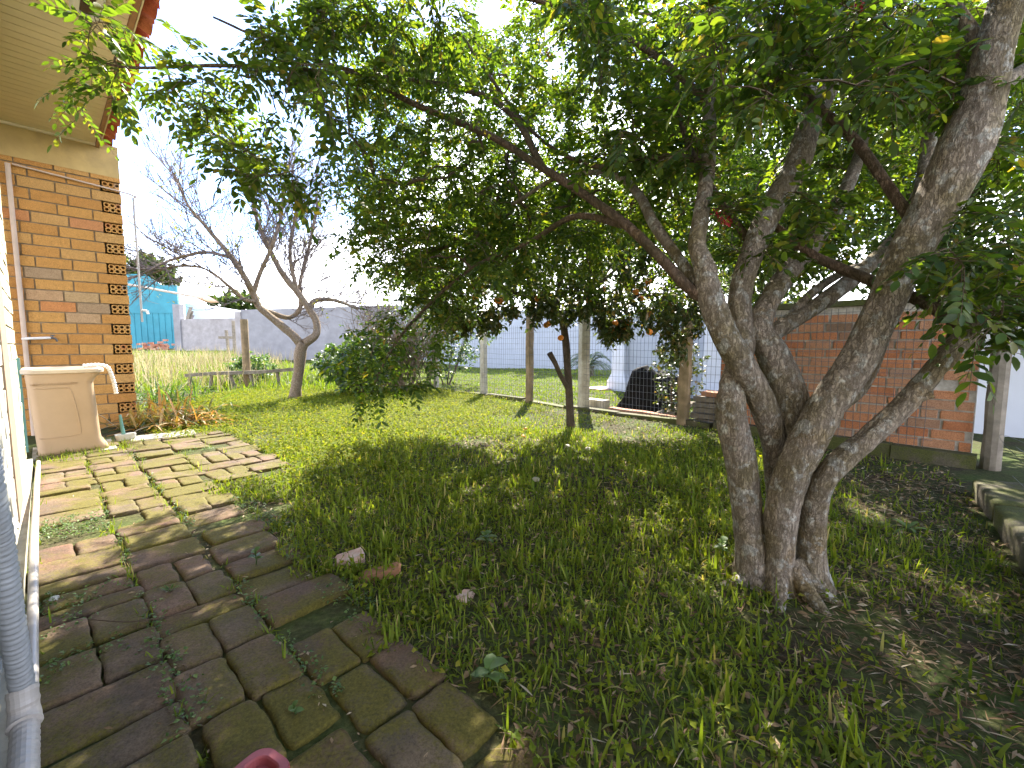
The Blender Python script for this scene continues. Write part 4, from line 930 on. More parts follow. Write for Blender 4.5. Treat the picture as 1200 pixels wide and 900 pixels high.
for k_ in order:
    P, r = limb_pts(LIMBS[k_], .012, -.05 if k_ in 'CABEF' else None)
    if k_ in 'CABEF':
        hz = np.clip(P[:, 2], 0, None); r = r * (1 + .45 * np.exp(-hz / .06))
    mb = bmk if k_ == 'C' else MB()
    tube(mb, P, r, 36 if r.max() > .03 else 18, noise=.005 if k_ in 'CABEF' else .003, nf=55, seed=ord(k_) * 1.7, flute=.16 if k_ in 'CABEF' else .12)
    (mb.build('trunk' if k_ == 'C' else 'stem', M['bark'], big, smooth=True))
    j = slice(int(len(P) * .45), None, 6); SKM.limb(P[j], r[j])
for q in range(9):                                   # surface roots
    a = q * .70 + R.uniform(-.2, .2); c0 = np.array([tb0[0] + .015, tb0[1] + .05, 0]); d = np.array([cos(a), sin(a), 0]); w = np.array([-sin(a), cos(a), 0]) * R.normal() * .03
    C_ = crom([c0 + d * .05 + [0, 0, .10], c0 + d * .115 + [0, 0, .035], c0 + d * .17 + w + [0, 0, .006], c0 + d * R.uniform(.22, .32) + 2 * w + [0, 0, -.03]], .01)
    mb = MB(); tube(mb, C_, np.linspace(.038, .012, len(C_)), 12, noise=.004, nf=50, seed=q * 4.1, flute=.2); mb.build('root', M['bark'], big, smooth=True)
for k_, L in BR.items():
    P, r = limb_pts(L, .018)
    mb = MB(); tube(mb, P, r, 12, noise=.002, nf=60, seed=len(k_) + ord(k_[0]) * 2.3, flute=.10)
    mb.build('branch', M['bark'] if k_ in ('L', 'H2', 'F2', 'J4', 'C2', 'C3', 'C4', 'A2', 'A3') else M['bark_dark'], big, smooth=True)
    if k_ not in ('F2',): SKM.limb(P[::5], r[::5])
# where its foliage hangs: regions of the view with their own distances, and the crown outside the frame
def inpoly(x, y, poly):
    r = np.zeros(len(x), bool); n = len(poly)
    for i in range(n):
        x0, y0 = poly[i]; x1, y1 = poly[(i + 1) % n]
        c = ((y0 > y) != (y1 > y)) & (x < (x1 - x0) * (y - y0) / ((y1 - y0) + 1e-9) + x0); r ^= c
    return r
def region(n, poly, Y0, Y1, pw=1.0):
    P = np.array(poly); out = []
    while len(out) < n:
        x = R.uniform(P[:, 0].min(), P[:, 0].max(), n * 3); y = R.uniform(P[:, 1].min(), P[:, 1].max(), n * 3); k = inpoly(x, y, poly)
        for a, b_ in zip(x[k], y[k]): out.append(at(a, b_, Y0 + (Y1 - Y0) * R.random() ** pw))
    return np.array(out[:n])
REG = [
 (85, [(185, 60), (300, 20), (420, 0), (430, 120), (400, 230), (330, 235), (262, 190), (200, 175), (160, 120)], 1.75, 2.6),
 (7, [(70, 60), (150, 50), (165, 130), (100, 165), (70, 110)], 1.75, 2.1),
 (4, [(85, 0), (150, 20), (150, 60), (100, 40)], 1.75, 2.0),
 (90, [(330, -20), (560, -20), (560, 80), (400, 110), (320, 60)], 2.0, 3.0),
 (330, [(420, 60), (640, 0), (830, 0), (830, 250), (700, 290), (560, 330), (430, 300), (400, 200)], 2.2, 3.4),
 (120, [(430, 200), (600, 200), (640, 300), (560, 350), (440, 330), (390, 300)], 2.6, 3.6),
 (110, [(640, -20), (860, -20), (860, 200), (700, 200)], 1.7, 2.6),
 (150, [(820, -30), (1140, -30), (1120, 130), (1000, 110), (960, 60), (900, 130), (820, 110)], 1.25, 2.3),
 (90, [(900, 60), (1120, 60), (1060, 220), (960, 200), (900, 180)], 2.0, 2.9),
 (26, [(845, 225), (990, 210), (985, 300), (850, 300)], 1.62, 1.95),
 (40, [(1100, 260), (1215, 240), (1215, 430), (1150, 420), (1095, 330)], 1.25, 1.55),
 (420, [(420, 60), (640, 10), (840, 0), (900, 200), (830, 330), (700, 330), (560, 350), (430, 330), (400, 200)], 3.2, 4.5),
 (300, [(405, 80), (560, 40), (700, 100), (700, 300), (560, 350), (440, 335), (400, 230)], 3.5, 4.7),
 (150, [(560, 180), (830, 140), (900, 260), (800, 345), (600, 350), (520, 300)], 2.8, 4.2),
 (44, [(405, 370), (480, 340), (545, 350), (530, 400), (475, 470), (430, 478), (402, 430)], 2.5, 2.95),
 (180, [(840, -40), (1240, -40), (1240, 220), (1080, 280), (900, 280), (840, 200)], 2.7, 4.0),
 (60, [(1150, -30), (1260, -30), (1260, 260), (1180, 250), (1150, 150)], 1.4, 2.4),
]
T = [region(*r) for r in REG]
def blob(n, c, r):
    v = nrm(R.normal(size=(n, 3))) * (R.random(n) ** (1 / 2.4))[:, None]; return np.array(c) + v * np.array(r)
off_ = np.vstack([blob(190, (1.9, 2.1, 3.3), (2.2, 1.5, 1.1)), blob(50, (.2, 1.4, 3.1), (1.5, 1.3, .7)), blob(95, (3.2, 1.0, 2.7), (1.0, 1.3, .9))])
px, py, f = proj(off_); vis = (f > .3) & (px > -20) & (px < 1225) & (py > -25) & (py < 920); off_ = off_[~vis & (off_[:, 2] > 1.9)]
u_, n_ = house_un(off_[:, 0], off_[:, 1]); off_ = off_[n_ > .75]
SKM.grow(np.vstack(T + [off_]), step=.09, wob=.16)
tw = MB(); SKM.tubes(tw, .0016, .40, .010); 
E, D = SKM.ends(6, .85)
lf = MB(); px, py, f = proj(E); nearv = (f > .3) & (px > -60) & (px < 1260) & (py > -60) & (py < 940)
def put(E, D, pairs, lfl, kind_, rach):
    n = len(E); sd = nrm(R.normal(size=(n, 3)) * [1, 1, .45]); ax = D * .55 + sd * .9; ax[:, 2] -= .1
    compound(lf, E, ax, R.uniform(.10, .17, n), pairs, lfl * R.uniform(.6, 1.25, n), kind_, rach)
k = nearv & (f < 2.1); put(E[k], D[k], 5, .040, 'fine', tw)
k2 = nearv & ~k; put(E[k2], D[k2], 5, .038, 'fine', None)
k3 = ~nearv; put(E[k3], D[k3], 4, .046, 'small', None)
tw.build('twigs', M['twig'], big); lf.build('crown', M['leaf_main'], big, smooth=True)
fl = [(852, 262, 1.68), (846, 258, 1.69), (842, 250, 1.7), (1010, 8, 1.5), (1000, 14, 1.5), (642, 62, 2.2), (546, 110, 2.6), (490, 195, 2.9)]
for px_, py_, Y in fl:
    c = at(px_, py_, Y); b = MB(); n = 26; leaves(b, c + R.normal(size=(n, 3)) * .010, R.normal(size=(n, 3)), R.normal(size=(n, 3)), .011, .004, 'small'); b.build('flower_cluster', M['petal'], big)

# ------------------------------------------------------------------ bare tree in the back of the yard
bb = G(346, 469); bare = thing('bare_tree', (bb[0], bb[1], 0), 'leafless tree with pale twisting limbs in the sunny back of the lawn', 'tree')
BL = [[(346, 474, 7.3, 24), (347, 455, 7.3, 17), (350, 435, 7.3, 16), (352, 412, 7.3, 18), (356, 402, 7.3, 17)],
      [(353, 404, 7.3, 14), (341, 391, 7.25, 12), (322, 375, 7.2, 11), (304, 360, 7.15, 10), (297, 345, 7.1, 9), (287, 325, 7.0, 8), (270, 300, 6.9, 7), (245, 270, 6.8, 5), (220, 240, 6.7, 3), (205, 205, 6.7, 2)],
      [(357, 402, 7.3, 14), (370, 392, 7.35, 12), (371, 378, 7.4, 11), (362, 362, 7.4, 10), (348, 342, 7.4, 9), (332, 322, 7.4, 8), (316, 292, 7.4, 6), (300, 255, 7.4, 4), (292, 215, 7.4, 2)],
      [(362, 362, 7.4, 8), (370, 352, 7.5, 7), (392, 352, 7.6, 5), (420, 362, 7.8, 3)],
      [(306, 362, 7.15, 8), (322, 368, 7.3, 7), (340, 372, 7.5, 6), (352, 360, 7.6, 6), (352, 330, 7.7, 5), (362, 290, 7.8, 4), (372, 240, 7.8, 3)],
      [(297, 345, 7.1, 7), (304, 322, 7.2, 6), (318, 290, 7.2, 5), (330, 250, 7.3, 4), (335, 205, 7.3, 2)],
      [(300, 354, 7.1, 6), (285, 350, 7.0, 5), (268, 335, 6.9, 4), (240, 315, 6.8, 3), (205, 312, 6.7, 3), (180, 320, 6.6, 2)],
      [(272, 302, 6.9, 5), (240, 296, 6.8, 4), (200, 305, 6.6, 3), (165, 322, 6.5, 2)],
      [(348, 342, 7.4, 6), (340, 300, 7.5, 5), (345, 260, 7.6, 4), (355, 215, 7.7, 2)]]
sk = Skel(); tk = MB()
for i, L in enumerate(BL):
    P, r = limb_pts(L, .03, -.05 if i == 0 else None); r = r * .82; mb = MB(); tube(mb, P, r, 14, noise=.006, nf=22, seed=i * 3.1, flute=.25)
    mb.build('trunk' if i == 0 else 'limb', M['bark_bare'], bare, smooth=True); sk.limb(P[::3], r[::3])
tips, tdir = [], []
def spray(p, d, L, r, lev):
    k = 5; w = R.normal(size=3) * .22; t = np.linspace(0, 1, k)[:, None]; C = p + d * L * t + w * L * t * t * .5 + np.array([0, 0, .10 * L]) * t * t
    tube(tk, C, np.linspace(r, r * .5, k), 4 if lev == 0 else 3, cap=False)
    if lev == 2: tips.append(C[-1]); tdir.append(nrm(C[-1] - C[-2])); return
    for q in range(6 if lev == 0 else 4):
        f = R.uniform(.2, 1.0); i_ = min(k - 2, int(f * (k - 1))); o_ = C[i_] + (C[i_ + 1] - C[i_]) * (f * (k - 1) - i_)
        nd = nrm(nrm(C[i_ + 1] - C[i_]) + R.normal(size=3) * .55 + [0, 0, .18]); spray(o_, nd, L * R.uniform(.40, .65), r * .62, lev + 1)
bc = np.array([at(300, 330, 7.2)])[0]
for i, L in enumerate(BL):
    if i == 0: continue
    P, r = limb_pts(L, .03); n = len(P); a0_ = int(n * (.35 if i in (1, 2) else .15)); st = 2
    for a in range(a0_, n, st):
        T_ = nrm(P[min(n - 1, a + 1)] - P[max(0, a - 1)]); out = nrm(P[a] - bc); d = nrm(T_ * .55 + out * .5 + R.normal(size=3) * .55 + [0, 0, .25]); spray(P[a], d, R.uniform(.40, .85), .0088, 0)
tk.build('twigs', M['twig_pale'], bare)
E, D = np.array(tips), np.array(tdir); s_ = R.random(len(E)) < .05; b = MB(); E, D = E[s_], D[s_]; n = len(E) * 3
leaves(b, np.repeat(E, 3, 0) + rnd(n, .03), np.repeat(D, 3, 0) + rnd(n, .6), rnd(n), .05, .016); b.build('sparse_leaves', M['leaf_pale'], bare)

# ------------------------------------------------------------------ orange tree
ob = G(668, 500); orng = thing('orange_tree', (ob[0], ob[1], 0), 'thin dark-stemmed orange tree with a broken side stub and hanging oranges', 'tree')
OL = [[(669, 506, 4.83, 15), (668, 490, 4.83, 11), (667, 460, 4.83, 10), (665, 430, 4.83, 10), (663, 400, 4.83, 10), (659, 378, 4.83, 9), (652, 360, 4.83, 8)],
      [(667, 458, 4.83, 6), (657, 440, 4.75, 6), (650, 425, 4.7, 6), (644, 414, 4.66, 7)],
      [(660, 380, 4.83, 7), (645, 362, 4.8, 6), (610, 345, 4.7, 5), (560, 335, 4.6, 4), (500, 335, 4.5, 3)],
      [(660, 385, 4.83, 7), (680, 365, 4.9, 6), (720, 350, 4.9, 5), (780, 345, 4.8, 4), (820, 350, 4.7, 3)],
      [(655, 366, 4.83, 6), (655, 335, 5.0, 5), (665, 300, 5.2, 4), (680, 250, 5.3, 3)],
      [(652, 360, 4.83, 6), (630, 330, 5.0, 5), (590, 295, 5.1, 4), (550, 265, 5.1, 3)],
      [(662, 372, 4.83, 5), (700, 335, 5.1, 4), (740, 300, 5.3, 3)]]
sk = Skel()
for i, L in enumerate(OL):
    P, r = limb_pts(L, .025, -.05 if i == 0 else None); mb = MB(); tube(mb, P, r, 12, noise=.002, nf=30, seed=i * 2.2 + 40, flute=.15)
    mb.build('trunk' if i == 0 else 'broken_stub' if i == 1 else 'limb', M['bark_citrus'], orng, smooth=True)
    if i != 1: sk.limb(P[::3], r[::3])
To = np.vstack([region(150, [(470, 330), (835, 330), (820, 375), (740, 385), (690, 380), (600, 382), (500, 380)], 4.2, 5.3), region(480, [(500, 250), (560, 215), (760, 220), (830, 270), (835, 345), (800, 370), (735, 378), (690, 372), (640, 378), (590, 365), (545, 350), (500, 345), (470, 320)], 4.1, 5.6),
                region(50, [(500, 350), (570, 360), (590, 385), (560, 400), (520, 390)], 4.3, 4.9), region(36, [(690, 372), (740, 375), (745, 395), (710, 400)], 4.4, 4.9), region(26, [(775, 372), (825, 372), (800, 430), (770, 420)], 4.3, 4.8)])
sk.grow(To, .10, .2); tk = MB(); sk.tubes(tk, .0022, .40, .010, 4); tk.build('twigs', M['twig_dark'], orng)
E, D = sk.ends(6, .8); px, py, f = proj(E)
q = R.random(len(E)) < np.where((px > 520) & (px < 640) & (py > 285) & (py < 360), .45, 1.0); E, D = E[q], D[q]
n = len(E) * 6; b = MB(); leaves(b, np.repeat(E, 6, 0) + rnd(n, .035), np.repeat(D, 6, 0) * .5 + rnd(n, .75) + [0, 0, -.15], rnd(n, .5) + [0, 0, 1], R.uniform(.045, .075, n), R.uniform(.013, .021, n), 'small', bend=.15)
b.build('crown', M['leaf_orange'], orng, smooth=True)
def sphere(mb, c, r, m=0, nu=14, nv=9, sq=.94):
    V = [c + r * np.array([sin(pi * j / nv) * cos(2 * pi * i / nu), sin(pi * j / nv) * sin(2 * pi * i / nu), sq * cos(pi * j / nv)]) for j in range(1, nv) for i in range(nu)]
    V += [c + [0, 0, r * sq], c - [0, 0, r * sq]]; F = []
    for j in range(nv - 2):
        for i in range(nu): F.append([j * nu + i, (j + 1) * nu + i, (j + 1) * nu + (i + 1) % nu, j * nu + (i + 1) % nu])
    a = len(V) - 2
    for i in range(nu): F += [[a, i, (i + 1) % nu], [a + 1, (nv - 2) * nu + (i + 1) % nu, (nv - 2) * nu + i]]
    mb.add(V, F, m)
for px_, py_, Y in [(721, 379, 4.45), (716, 386, 4.5), (730, 384, 4.5), (735, 379, 4.55), (761, 389, 4.4), (643, 379, 4.5), (640, 381, 4.55), (657, 396, 4.6), (586, 353, 4.4), (583, 352, 4.5), (762, 368, 4.4), (745, 342, 4.5), (751, 350, 4.5), (690, 352, 4.5), (602, 362, 4.5), (630, 350, 4.4), (707, 340, 4.4), (760, 330, 4.5), (791, 352, 4.5), (557, 348, 4.3)]:
    b = MB(); sphere(b, at(px_, py_, Y), R.uniform(.030, .036)); b.build('orange', M['orange'], orng, smooth=True)
for i, (px_, py_, l) in enumerate([(616, 503, 'fallen orange lying farther from us on the shaded lawn'), (613, 512, 'fallen orange lying nearer to us on the shaded lawn')]):
    c = G(px_, py_, .02); b = MB(); sphere(b, c, .022); tag(b.build('fallen_orange', M['orange'], base=c, smooth=True), l, 'orange', 'oranges fallen on the lawn')
for px_, py_, l in [(665, 523, 'pale round stone on bare soil just left of the other small one'), (689, 526, 'small pale stone on bare soil below the wire fence'), (628, 562, 'flat pale stone in the shaded lawn nearest to us')]:
    c = G(px_, py_, .012); b = MB(); sphere(b, c, R.uniform(.024, .034), sq=.6, nu=9, nv=6); tag(b.build('stone', M['stone'], base=c, smooth=True), l, 'stone')

# ------------------------------------------------------------------ shrubs
def shrub(name, label, c, rx, rz, nT, per, lmat, ll, lw, stems=7, dry=0, kind_='small', cat='shrub', tip=None, spread=.7, bare_m='twig'):
    g0 = float(gz(np.array([c[0]]), np.array([c[1]]))[0]); t = thing(name, (c[0], c[1], g0), label, cat); sk = Skel(); mb = MB()
    for i in range(stems):
        a = R.uniform(0, 2 * pi); L = crom([W3(c[0] + .05 * cos(a), c[1] + .05 * sin(a), g0 - .03), W3(c[0] + rx * .25 * cos(a), c[1] + rx * .25 * sin(a), g0 + rz * .4), W3(c[0] + rx * spread * .6 * cos(a), c[1] + rx * spread * .6 * sin(a), g0 + rz * .85)], .06)
        r = np.linspace(.018, .006, len(L)); tube(mb, L, r, 6); sk.limb(L[2:], r[2:])
    v = nrm(R.normal(size=(nT, 3))) * (R.random(nT) ** .4)[:, None]; T_ = np.column_stack([c[0] + v[:, 0] * rx, c[1] + v[:, 1] * rx, g0 + rz + v[:, 2] * rz * .98]); T_ = T_[T_[:, 2] > g0 + .04]
    sk.grow(T_, .08, .2); sk.tubes(mb, .002 if per else .0045, .4 if per else .25, .01, 4); mb.build('stems', M[bare_m], t)
    if per:
        E, D = sk.ends(4, .8); n = len(E) * per; b = MB(); leaves(b, np.repeat(E, per, 0) + rnd(n, .03), np.repeat(D, per, 0) * .7 + rnd(n, .6), rnd(n, .5) + [0, 0, 1], R.uniform(.75, 1.2, n) * ll, R.uniform(.8, 1.2, n) * lw, kind_, bend=.2); b.build('foliage', lmat if not isinstance(lmat, str) else M[lmat], t, smooth=True)
    return t
shrub('shrub', 'leafy green shrub in front of the grey cement wall right of the bare tree', (-2.75, 7.9), .72, .55, 170, 4, 'leaf_shrub', .11, .035, 8)
shrub('shrub', 'low dark bush at the foot of the grey cement wall behind the low rail', (-4.0, 11.2), 1.1, .42, 130, 4, 'leaf_back', .09, .03, 8)
shrub('shrub', 'loose yellow green shrub hanging over the first concrete fence post', (-1.5, 9.9), 1.1, 1.25, 260, 3, 'leaf_shrub', .08, .028, 7)
shrub('weed_bush', 'bright green weedy bush just beyond the low timber rail', (-6.3, 10.6), .6, .35, 80, 4, 'weed', .08, .028, 6)
shrub('vine_bush', 'straggly climbing bush behind the stout timber post', at(795, 425, 5.4)[:2], .34, .62, 90, 3, 'leaf_orange', .05, .02, 5, spread=.4)

db = np.array([-2.3, 8.6, 0.0]); dbt = thing('dry_bush', db, 'tall tangled half leafless brown bush beside the far end of the wire fence', 'shrub'); tk = MB(); tips, tdir = [], []
for k in range(78):
    a = R.uniform(0, 2 * pi); q = db + [R.normal() * .38, R.normal() * .25, -.02]; spray(q, nrm(np.array([cos(a) * .45, sin(a) * .35, 1.0])), R.uniform(.7, 1.45), .010, 0)
tk.build('stems', M['twig_dry'], dbt)
E, D = np.array(tips), np.array(tdir); k = R.random(len(E)) < .22; E, D = E[k], D[k]; n = len(E) * 3; b = MB(); leaves(b, np.repeat(E, 3, 0) + rnd(n, .03), np.repeat(D, 3, 0) * .5 + rnd(n, .7), rnd(n, .5) + [0, 0, 1], R.uniform(.05, .09, n), R.uniform(.016, .028, n), 'small', bend=.2); b.build('foliage', M['leaf_shrub'], dbt, smooth=True)
# ------------------------------------------------------------------ plants by the pillar
cb = G(203, 497); cl = thing('drying_clump', (cb[0], cb[1], 0), 'clump of drying orange and yellow strap leaves beside the brick pillar', 'plant')
b = MB()
def straps(b, c, n, h0, h1, l0, l1, w0, w1, spread=.3, m=0):
    th = R.uniform(0, 2 * pi, n); el = R.uniform(h0, h1, n); Ls = R.uniform(l0, l1, n); ws = R.uniform(w0, w1, n)
    for i in range(n):
        p = np.array([c[0] + R.normal() * spread * .4, c[1] + R.normal() * spread * .4, 0.0]); d = np.array([cos(th[i]) * cos(el[i]), sin(th[i]) * cos(el[i]), sin(el[i])]); K = 7
        s = np.linspace(0, 1, K)[:, None]; C = p + d * Ls[i] * s; C[:, 2] -= Ls[i] * .75 * s[:, 0] ** 2.2 * R.uniform(.4, 1.1); C[:, 2] = np.maximum(C[:, 2], .015 + .02 * R.random())
        sd = nrm(np.cross(d, [0, 0, 1.0])); w = ws[i] * np.array([.35, .8, 1, .95, .75, .45, .03])[:, None]
        V = np.vstack([C - sd * w, C + [0, 0, -.006], C + sd * w]); F = []
        for k in range(K - 1): F += [[k, k + 1, K + k + 1, K + k], [K + k, K + k + 1, 2 * K + k + 1, 2 * K + k]]
        b.add(V, F, m)
straps(b, cb, 260, .25, 1.5, .30, .75, .006, .015, .50); straps(b, cb + [.25, -.05, 0], 120, .2, 1.0, .25, .5, .008, .015, .35); b.build('leaves', M['leaf_clump'], cl, smooth=True)
ub = G(176, 478); c2 = thing('green_clump', (ub[0] - .1, ub[1] + .5, 0), 'upright clump of green strap leaves behind the drying orange clump', 'plant')
b = MB(); straps(b, np.array([ub[0] - .1, ub[1] + .5, 0]), 110, .5, 1.45, .45, .85, .007, .013, .6); b.build('leaves', M['leaf_shrub'], c2, smooth=True)
# cycad on the neighbour lawn
cp = at(690, 432, 13.0); cp[2] = 0; cyc = thing('cycad', cp, 'dark cycad with arching feather fronds on the neighbour lawn', 'plant')
b = MB(); L = [cp + [0, 0, z] for z in np.linspace(-.05, .30, 8)]; tube(b, L, .16 + .02 * np.sin(np.arange(8) * 2.2), 12); b.build('trunk', M['bark_citrus'], cyc)
b = MB()
for i in range(30):
    a = 2 * pi * i / 30 + R.normal() * .08; el = R.uniform(.25, 1.15); Lf = R.uniform(.85, 1.1); s = np.linspace(.06, 1, 24); d = np.array([cos(a) * cos(el), sin(a) * cos(el), sin(el)])
    C = cp + [0, 0, .30] + d * (Lf * s)[:, None]; C[:, 2] -= Lf * .65 * s ** 2.3; Tn = nrm(np.gradient(C, axis=0)); sd = nrm(np.cross(Tn, [0, 0, 1.0])); tube(b, C, .008, 3, cap=False)
    for sg in (1, -1): leaves(b, C, sd * sg + Tn * .6 + [0, 0, .25], np.cross(sd, Tn) + 0 * sd, .17 * np.sin(pi * np.clip(s * .9 + .08, 0, 1)) + .03, .010, 'small')
b.build('fronds', M['leaf_cycad'], cyc)

# ------------------------------------------------------------------ trees beyond the fence and the walls
def far_tree(name, label, base, trunk_h, blobs, nT, per, lmat, ll, group, r0=.09, seed=0, step=.22):
    g0 = float(gz(np.array([base[0]]), np.array([base[1]]))[0]); t = thing(name, (base[0], base[1], g0), label, 'tree', group); sk = Skel(); mb = MB()
    P = crom([W3(base[0], base[1], g0 - .1), W3(base[0] + R.normal() * .12, base[1] + R.normal() * .1, g0 + trunk_h * .5), W3(base[0] + R.normal() * .2, base[1] + R.normal() * .2, g0 + trunk_h)], .08); r = np.linspace(r0, r0 * .6, len(P)); tube(mb, P, r, 10, noise=.012, nf=15, seed=seed, flute=.2); sk.limb(P[len(P) // 3:], r[len(P) // 3:])
    for c, rr, w in blobs:
        L = crom([P[-1], (P[-1] + np.array(c)) / 2 + R.normal(size=3) * .15, np.array(c)], .12); r = np.linspace(r0 * .55, r0 * .15, len(L)); tube(mb, L, r, 7, noise=.006, nf=20, seed=seed + w); sk.limb(L, r)
    mb.build('trunk', M['bark_dark'], t, smooth=True); mb = MB(); tot = sum(w for _, _, w in blobs)
    T_ = np.vstack([blob(int(nT * w / tot), c, rr) for c, rr, w in blobs]); sk.grow(T_, step, .2, 2); sk.tubes(mb, .004, .42, r0 * .5, 4); mb.build('branches', M['twig'], t)
    E, D = sk.ends(4, .8); n = len(E) * per; b = MB(); leaves(b, np.repeat(E, per, 0) + rnd(n, .085), np.repeat(D, per, 0) * .5 + rnd(n, .8) + [0, 0, -.2], rnd(n, .6) + [0, 0, 1], R.uniform(.7, 1.25, n) * ll, R.uniform(.7, 1.2, n) * ll * .32, 'small'); b.build('crown', M[lmat], t, smooth=True)
    return t
GB = 'trees beyond the clay brick wall'
far_tree('hedge_tree', 'leafy tree beyond the left part of the clay brick wall, seen between the grey stems', (3.4, 5.6), 1.2, [((3.2, 5.5, 1.9), (.9, .7, .7), 3), ((3.4, 5.6, 2.8), (1.1, .8, .7), 3), ((2.5, 5.2, 3.3), (.9, .8, .8), 3)], 420, 9, 'leaf_back', .075, GB, .06, 3)
far_tree('hedge_tree', 'tall leafy tree beyond the clay brick wall, behind the thickest leaning stem', (4.9, 5.0), 1.6, [((4.4, 4.8, 2.4), (1.0, .9, .8), 3), ((4.6, 4.8, 3.6), (1.1, 1.0, .9), 3), ((4.0, 4.4, 1.7), (.6, .5, .4), 1.5), ((3.6, 4.5, 2.9), (.8, .8, .7), 2)], 480, 9, 'leaf_back', .08, GB, .08, 5)
far_tree('hedge_tree', 'dense tree beyond the right end of the clay brick wall above the corner post', (5.4, 3.4), 1.5, [((5.0, 3.4, 2.0), (.9, .9, .7), 3), ((5.3, 3.2, 3.2), (1.2, 1.1, .9), 3), ((4.4, 3.6, 1.55), (.5, .5, .3), 1)], 330, 9, 'leaf_back', .08, GB, .08, 7)
GN = 'trees beyond the neighbour lawn'
far_tree('garden_tree', 'broad yellow green tree far behind the grey blue garden wall, left of the orange tree', (-2.0, 21.5), 2.6, [((-2.6, 21.5, 4.6), (2.6, 1.6, 1.8), 3), ((-.4, 21.2, 5.0), (2.0, 1.5, 1.8), 3), ((-4.4, 21.5, 3.8), (1.5, 1.2, 1.1), 1)], 300, 9, 'leaf_back', .20, GN, .16, 9, .4)
far_tree('garden_tree', 'broad leafy tree far behind the garden wall directly beyond the orange tree', (2.6, 20.0), 2.6, [((2.0, 20, 4.8), (2.5, 1.6, 1.9), 3), ((4.6, 19.6, 4.6), (2.0, 1.5, 1.8), 3), ((3.2, 20, 6.8), (1.9, 1.5, 1.2), 2)], 330, 9, 'leaf_back', .20, GN, .16, 12, .4)
far_tree('garden_tree', 'tall leafy tree far behind the white pilastered wall', (8.2, 17.0), 2.6, [((7.6, 17, 4.4), (2.0, 1.5, 1.8), 3), ((9.8, 16.4, 5.0), (2.1, 1.5, 1.9), 3), ((8.4, 17, 7.0), (1.8, 1.4, 1.2), 2)], 330, 9, 'leaf_back', .19, GN, .16, 11, .4)
GP = 'dark trees on the skyline'
for (px_, py_, Y, w, lab) in [(262, 356, 60, 2.2, 'first dark skyline tree above the white shed'), (282, 352, 62, 2.6, 'second taller skyline tree above the grey block wall'), (172, 312, 46, 2.6, 'dull green tree top over the turquoise building')]:
    c = at(px_, py_, Y); g0 = .9
    far_tree('skyline_tree', lab, (c[0], c[1]), c[2] - g0 - w * .4, [(c, (w, w, w * .55), 2), (c + [w * .5, 0, -w * .5], (w * .7, w * .7, w * .4), 1)], 120, 10, 'leaf_back', .42, GP, .22, 13, .8)
# ------------------------------------------------------------------ lawn, ground cover, litter
def path_mask(x, y, grow=0.0):
    u, n = house_un(x, y); edge = .78 + .045 * np.sin(u * 9) + .03 * np.sin(u * 23) + grow
    a = (n > -.2) & (n < edge) & (u < .5) & (u > -6); b_ = (n > -.2) & (n < 1.33 + grow) & (u > -1.53 - grow) & (u < .45 + grow); return a | b_
def yard(x, y):
    t, s = fence_ts(x, y); u, n = house_un(x, y); k = (x - K0[0]) * KN[0] + (y - K0[1]) * KN[1]
    ok = (s > .06) & (n > .0) & ~((u > .3) & (n < .8)); ok &= ~((t > WT0 - .1) & (s < .16)); ok &= (k < -.015)
    return ok & ~path_mask(x, y, .0)
def scatter(n, x0, x1, y0, y1, dens):
    x = R.uniform(x0, x1, n); y = R.uniform(y0, y1, n); k = (np.abs(x) < 1.32 * y + .75) & (R.random(n) < dens(x, y)); return x[k], y[k]
def P2(x, y): return np.column_stack([x, y, np.zeros(len(x))])
def cover(x, y):                                    # how thickly the lawn grows: thin under the trees and by the fences
    t, s = fence_ts(x, y); k = (x - K0[0]) * KN[0] + (y - K0[1]) * KN[1]
    d = 1.0 + 1.6 * fbm(P2(x, y) * 1.7, 3) * 1.4
    d -= .55 * np.exp(-((x - 1.0) ** 2 + (y - 1.3) ** 2) / .10)
    d -= 1.1 * np.exp(-(s / .95) ** 2) * smooth(2.6, 4.0, t)
    d -= .45 * smooth(-.9, -.1, k)
    d -= .55 * np.exp(-((x - .15) ** 2 + (y - 3.3) ** 2) / .35) + .5 * np.exp(-((x + .3) ** 2 + (y - 3.9) ** 2) / .05)
    d -= .20 * smooth(.7, 1.7, x) * smooth(3.2, 1.2, y)
    d -= .35 * np.exp(-((x - .25) ** 2 + (y - .95) ** 2) / .05)
    return np.clip(d, .05, 1)
def blades(x, y, h0, h1, w0, w1, mb, lean=.6, bend=.75):
    n = len(x)
    if not n: return
    z = gz(x, y) - .004; th = R.uniform(0, 2 * pi, n); le = np.abs(R.normal(size=n)) * lean + .08
    ax = np.column_stack([np.cos(th) * np.sin(le), np.sin(th) * np.sin(le), np.cos(le)]); up = np.column_stack([-np.cos(th), -np.sin(th), np.full(n, .4)]) + rnd(n, .5)
    leaves(mb, np.column_stack([x, y, z]), ax, up, R.uniform(h0, h1, n) * R.uniform(.7, 1.1, n), R.uniform(w0, w1, n), 'blade', bend=bend * np.sin(le))
g = MB()
nearf = lambda x, y: cover(x, y) * yard(x, y)
x, y = scatter(62000, -1.2, 3.2, .55, 2.4, nearf); blades(x, y, .025, .095, .0020, .0046, g, .85)
x, y = scatter(70000, -2.2, 3.6, 2.4, 4.6, nearf); blades(x, y, .03, .085, .0026, .0055, g, .75)
x, y = scatter(110000, -5.5, 3.0, 4.4, 9.6, lambda x, y: nearf(x, y) * .9); blades(x, y, .03, .075, .003, .006, g, .95)
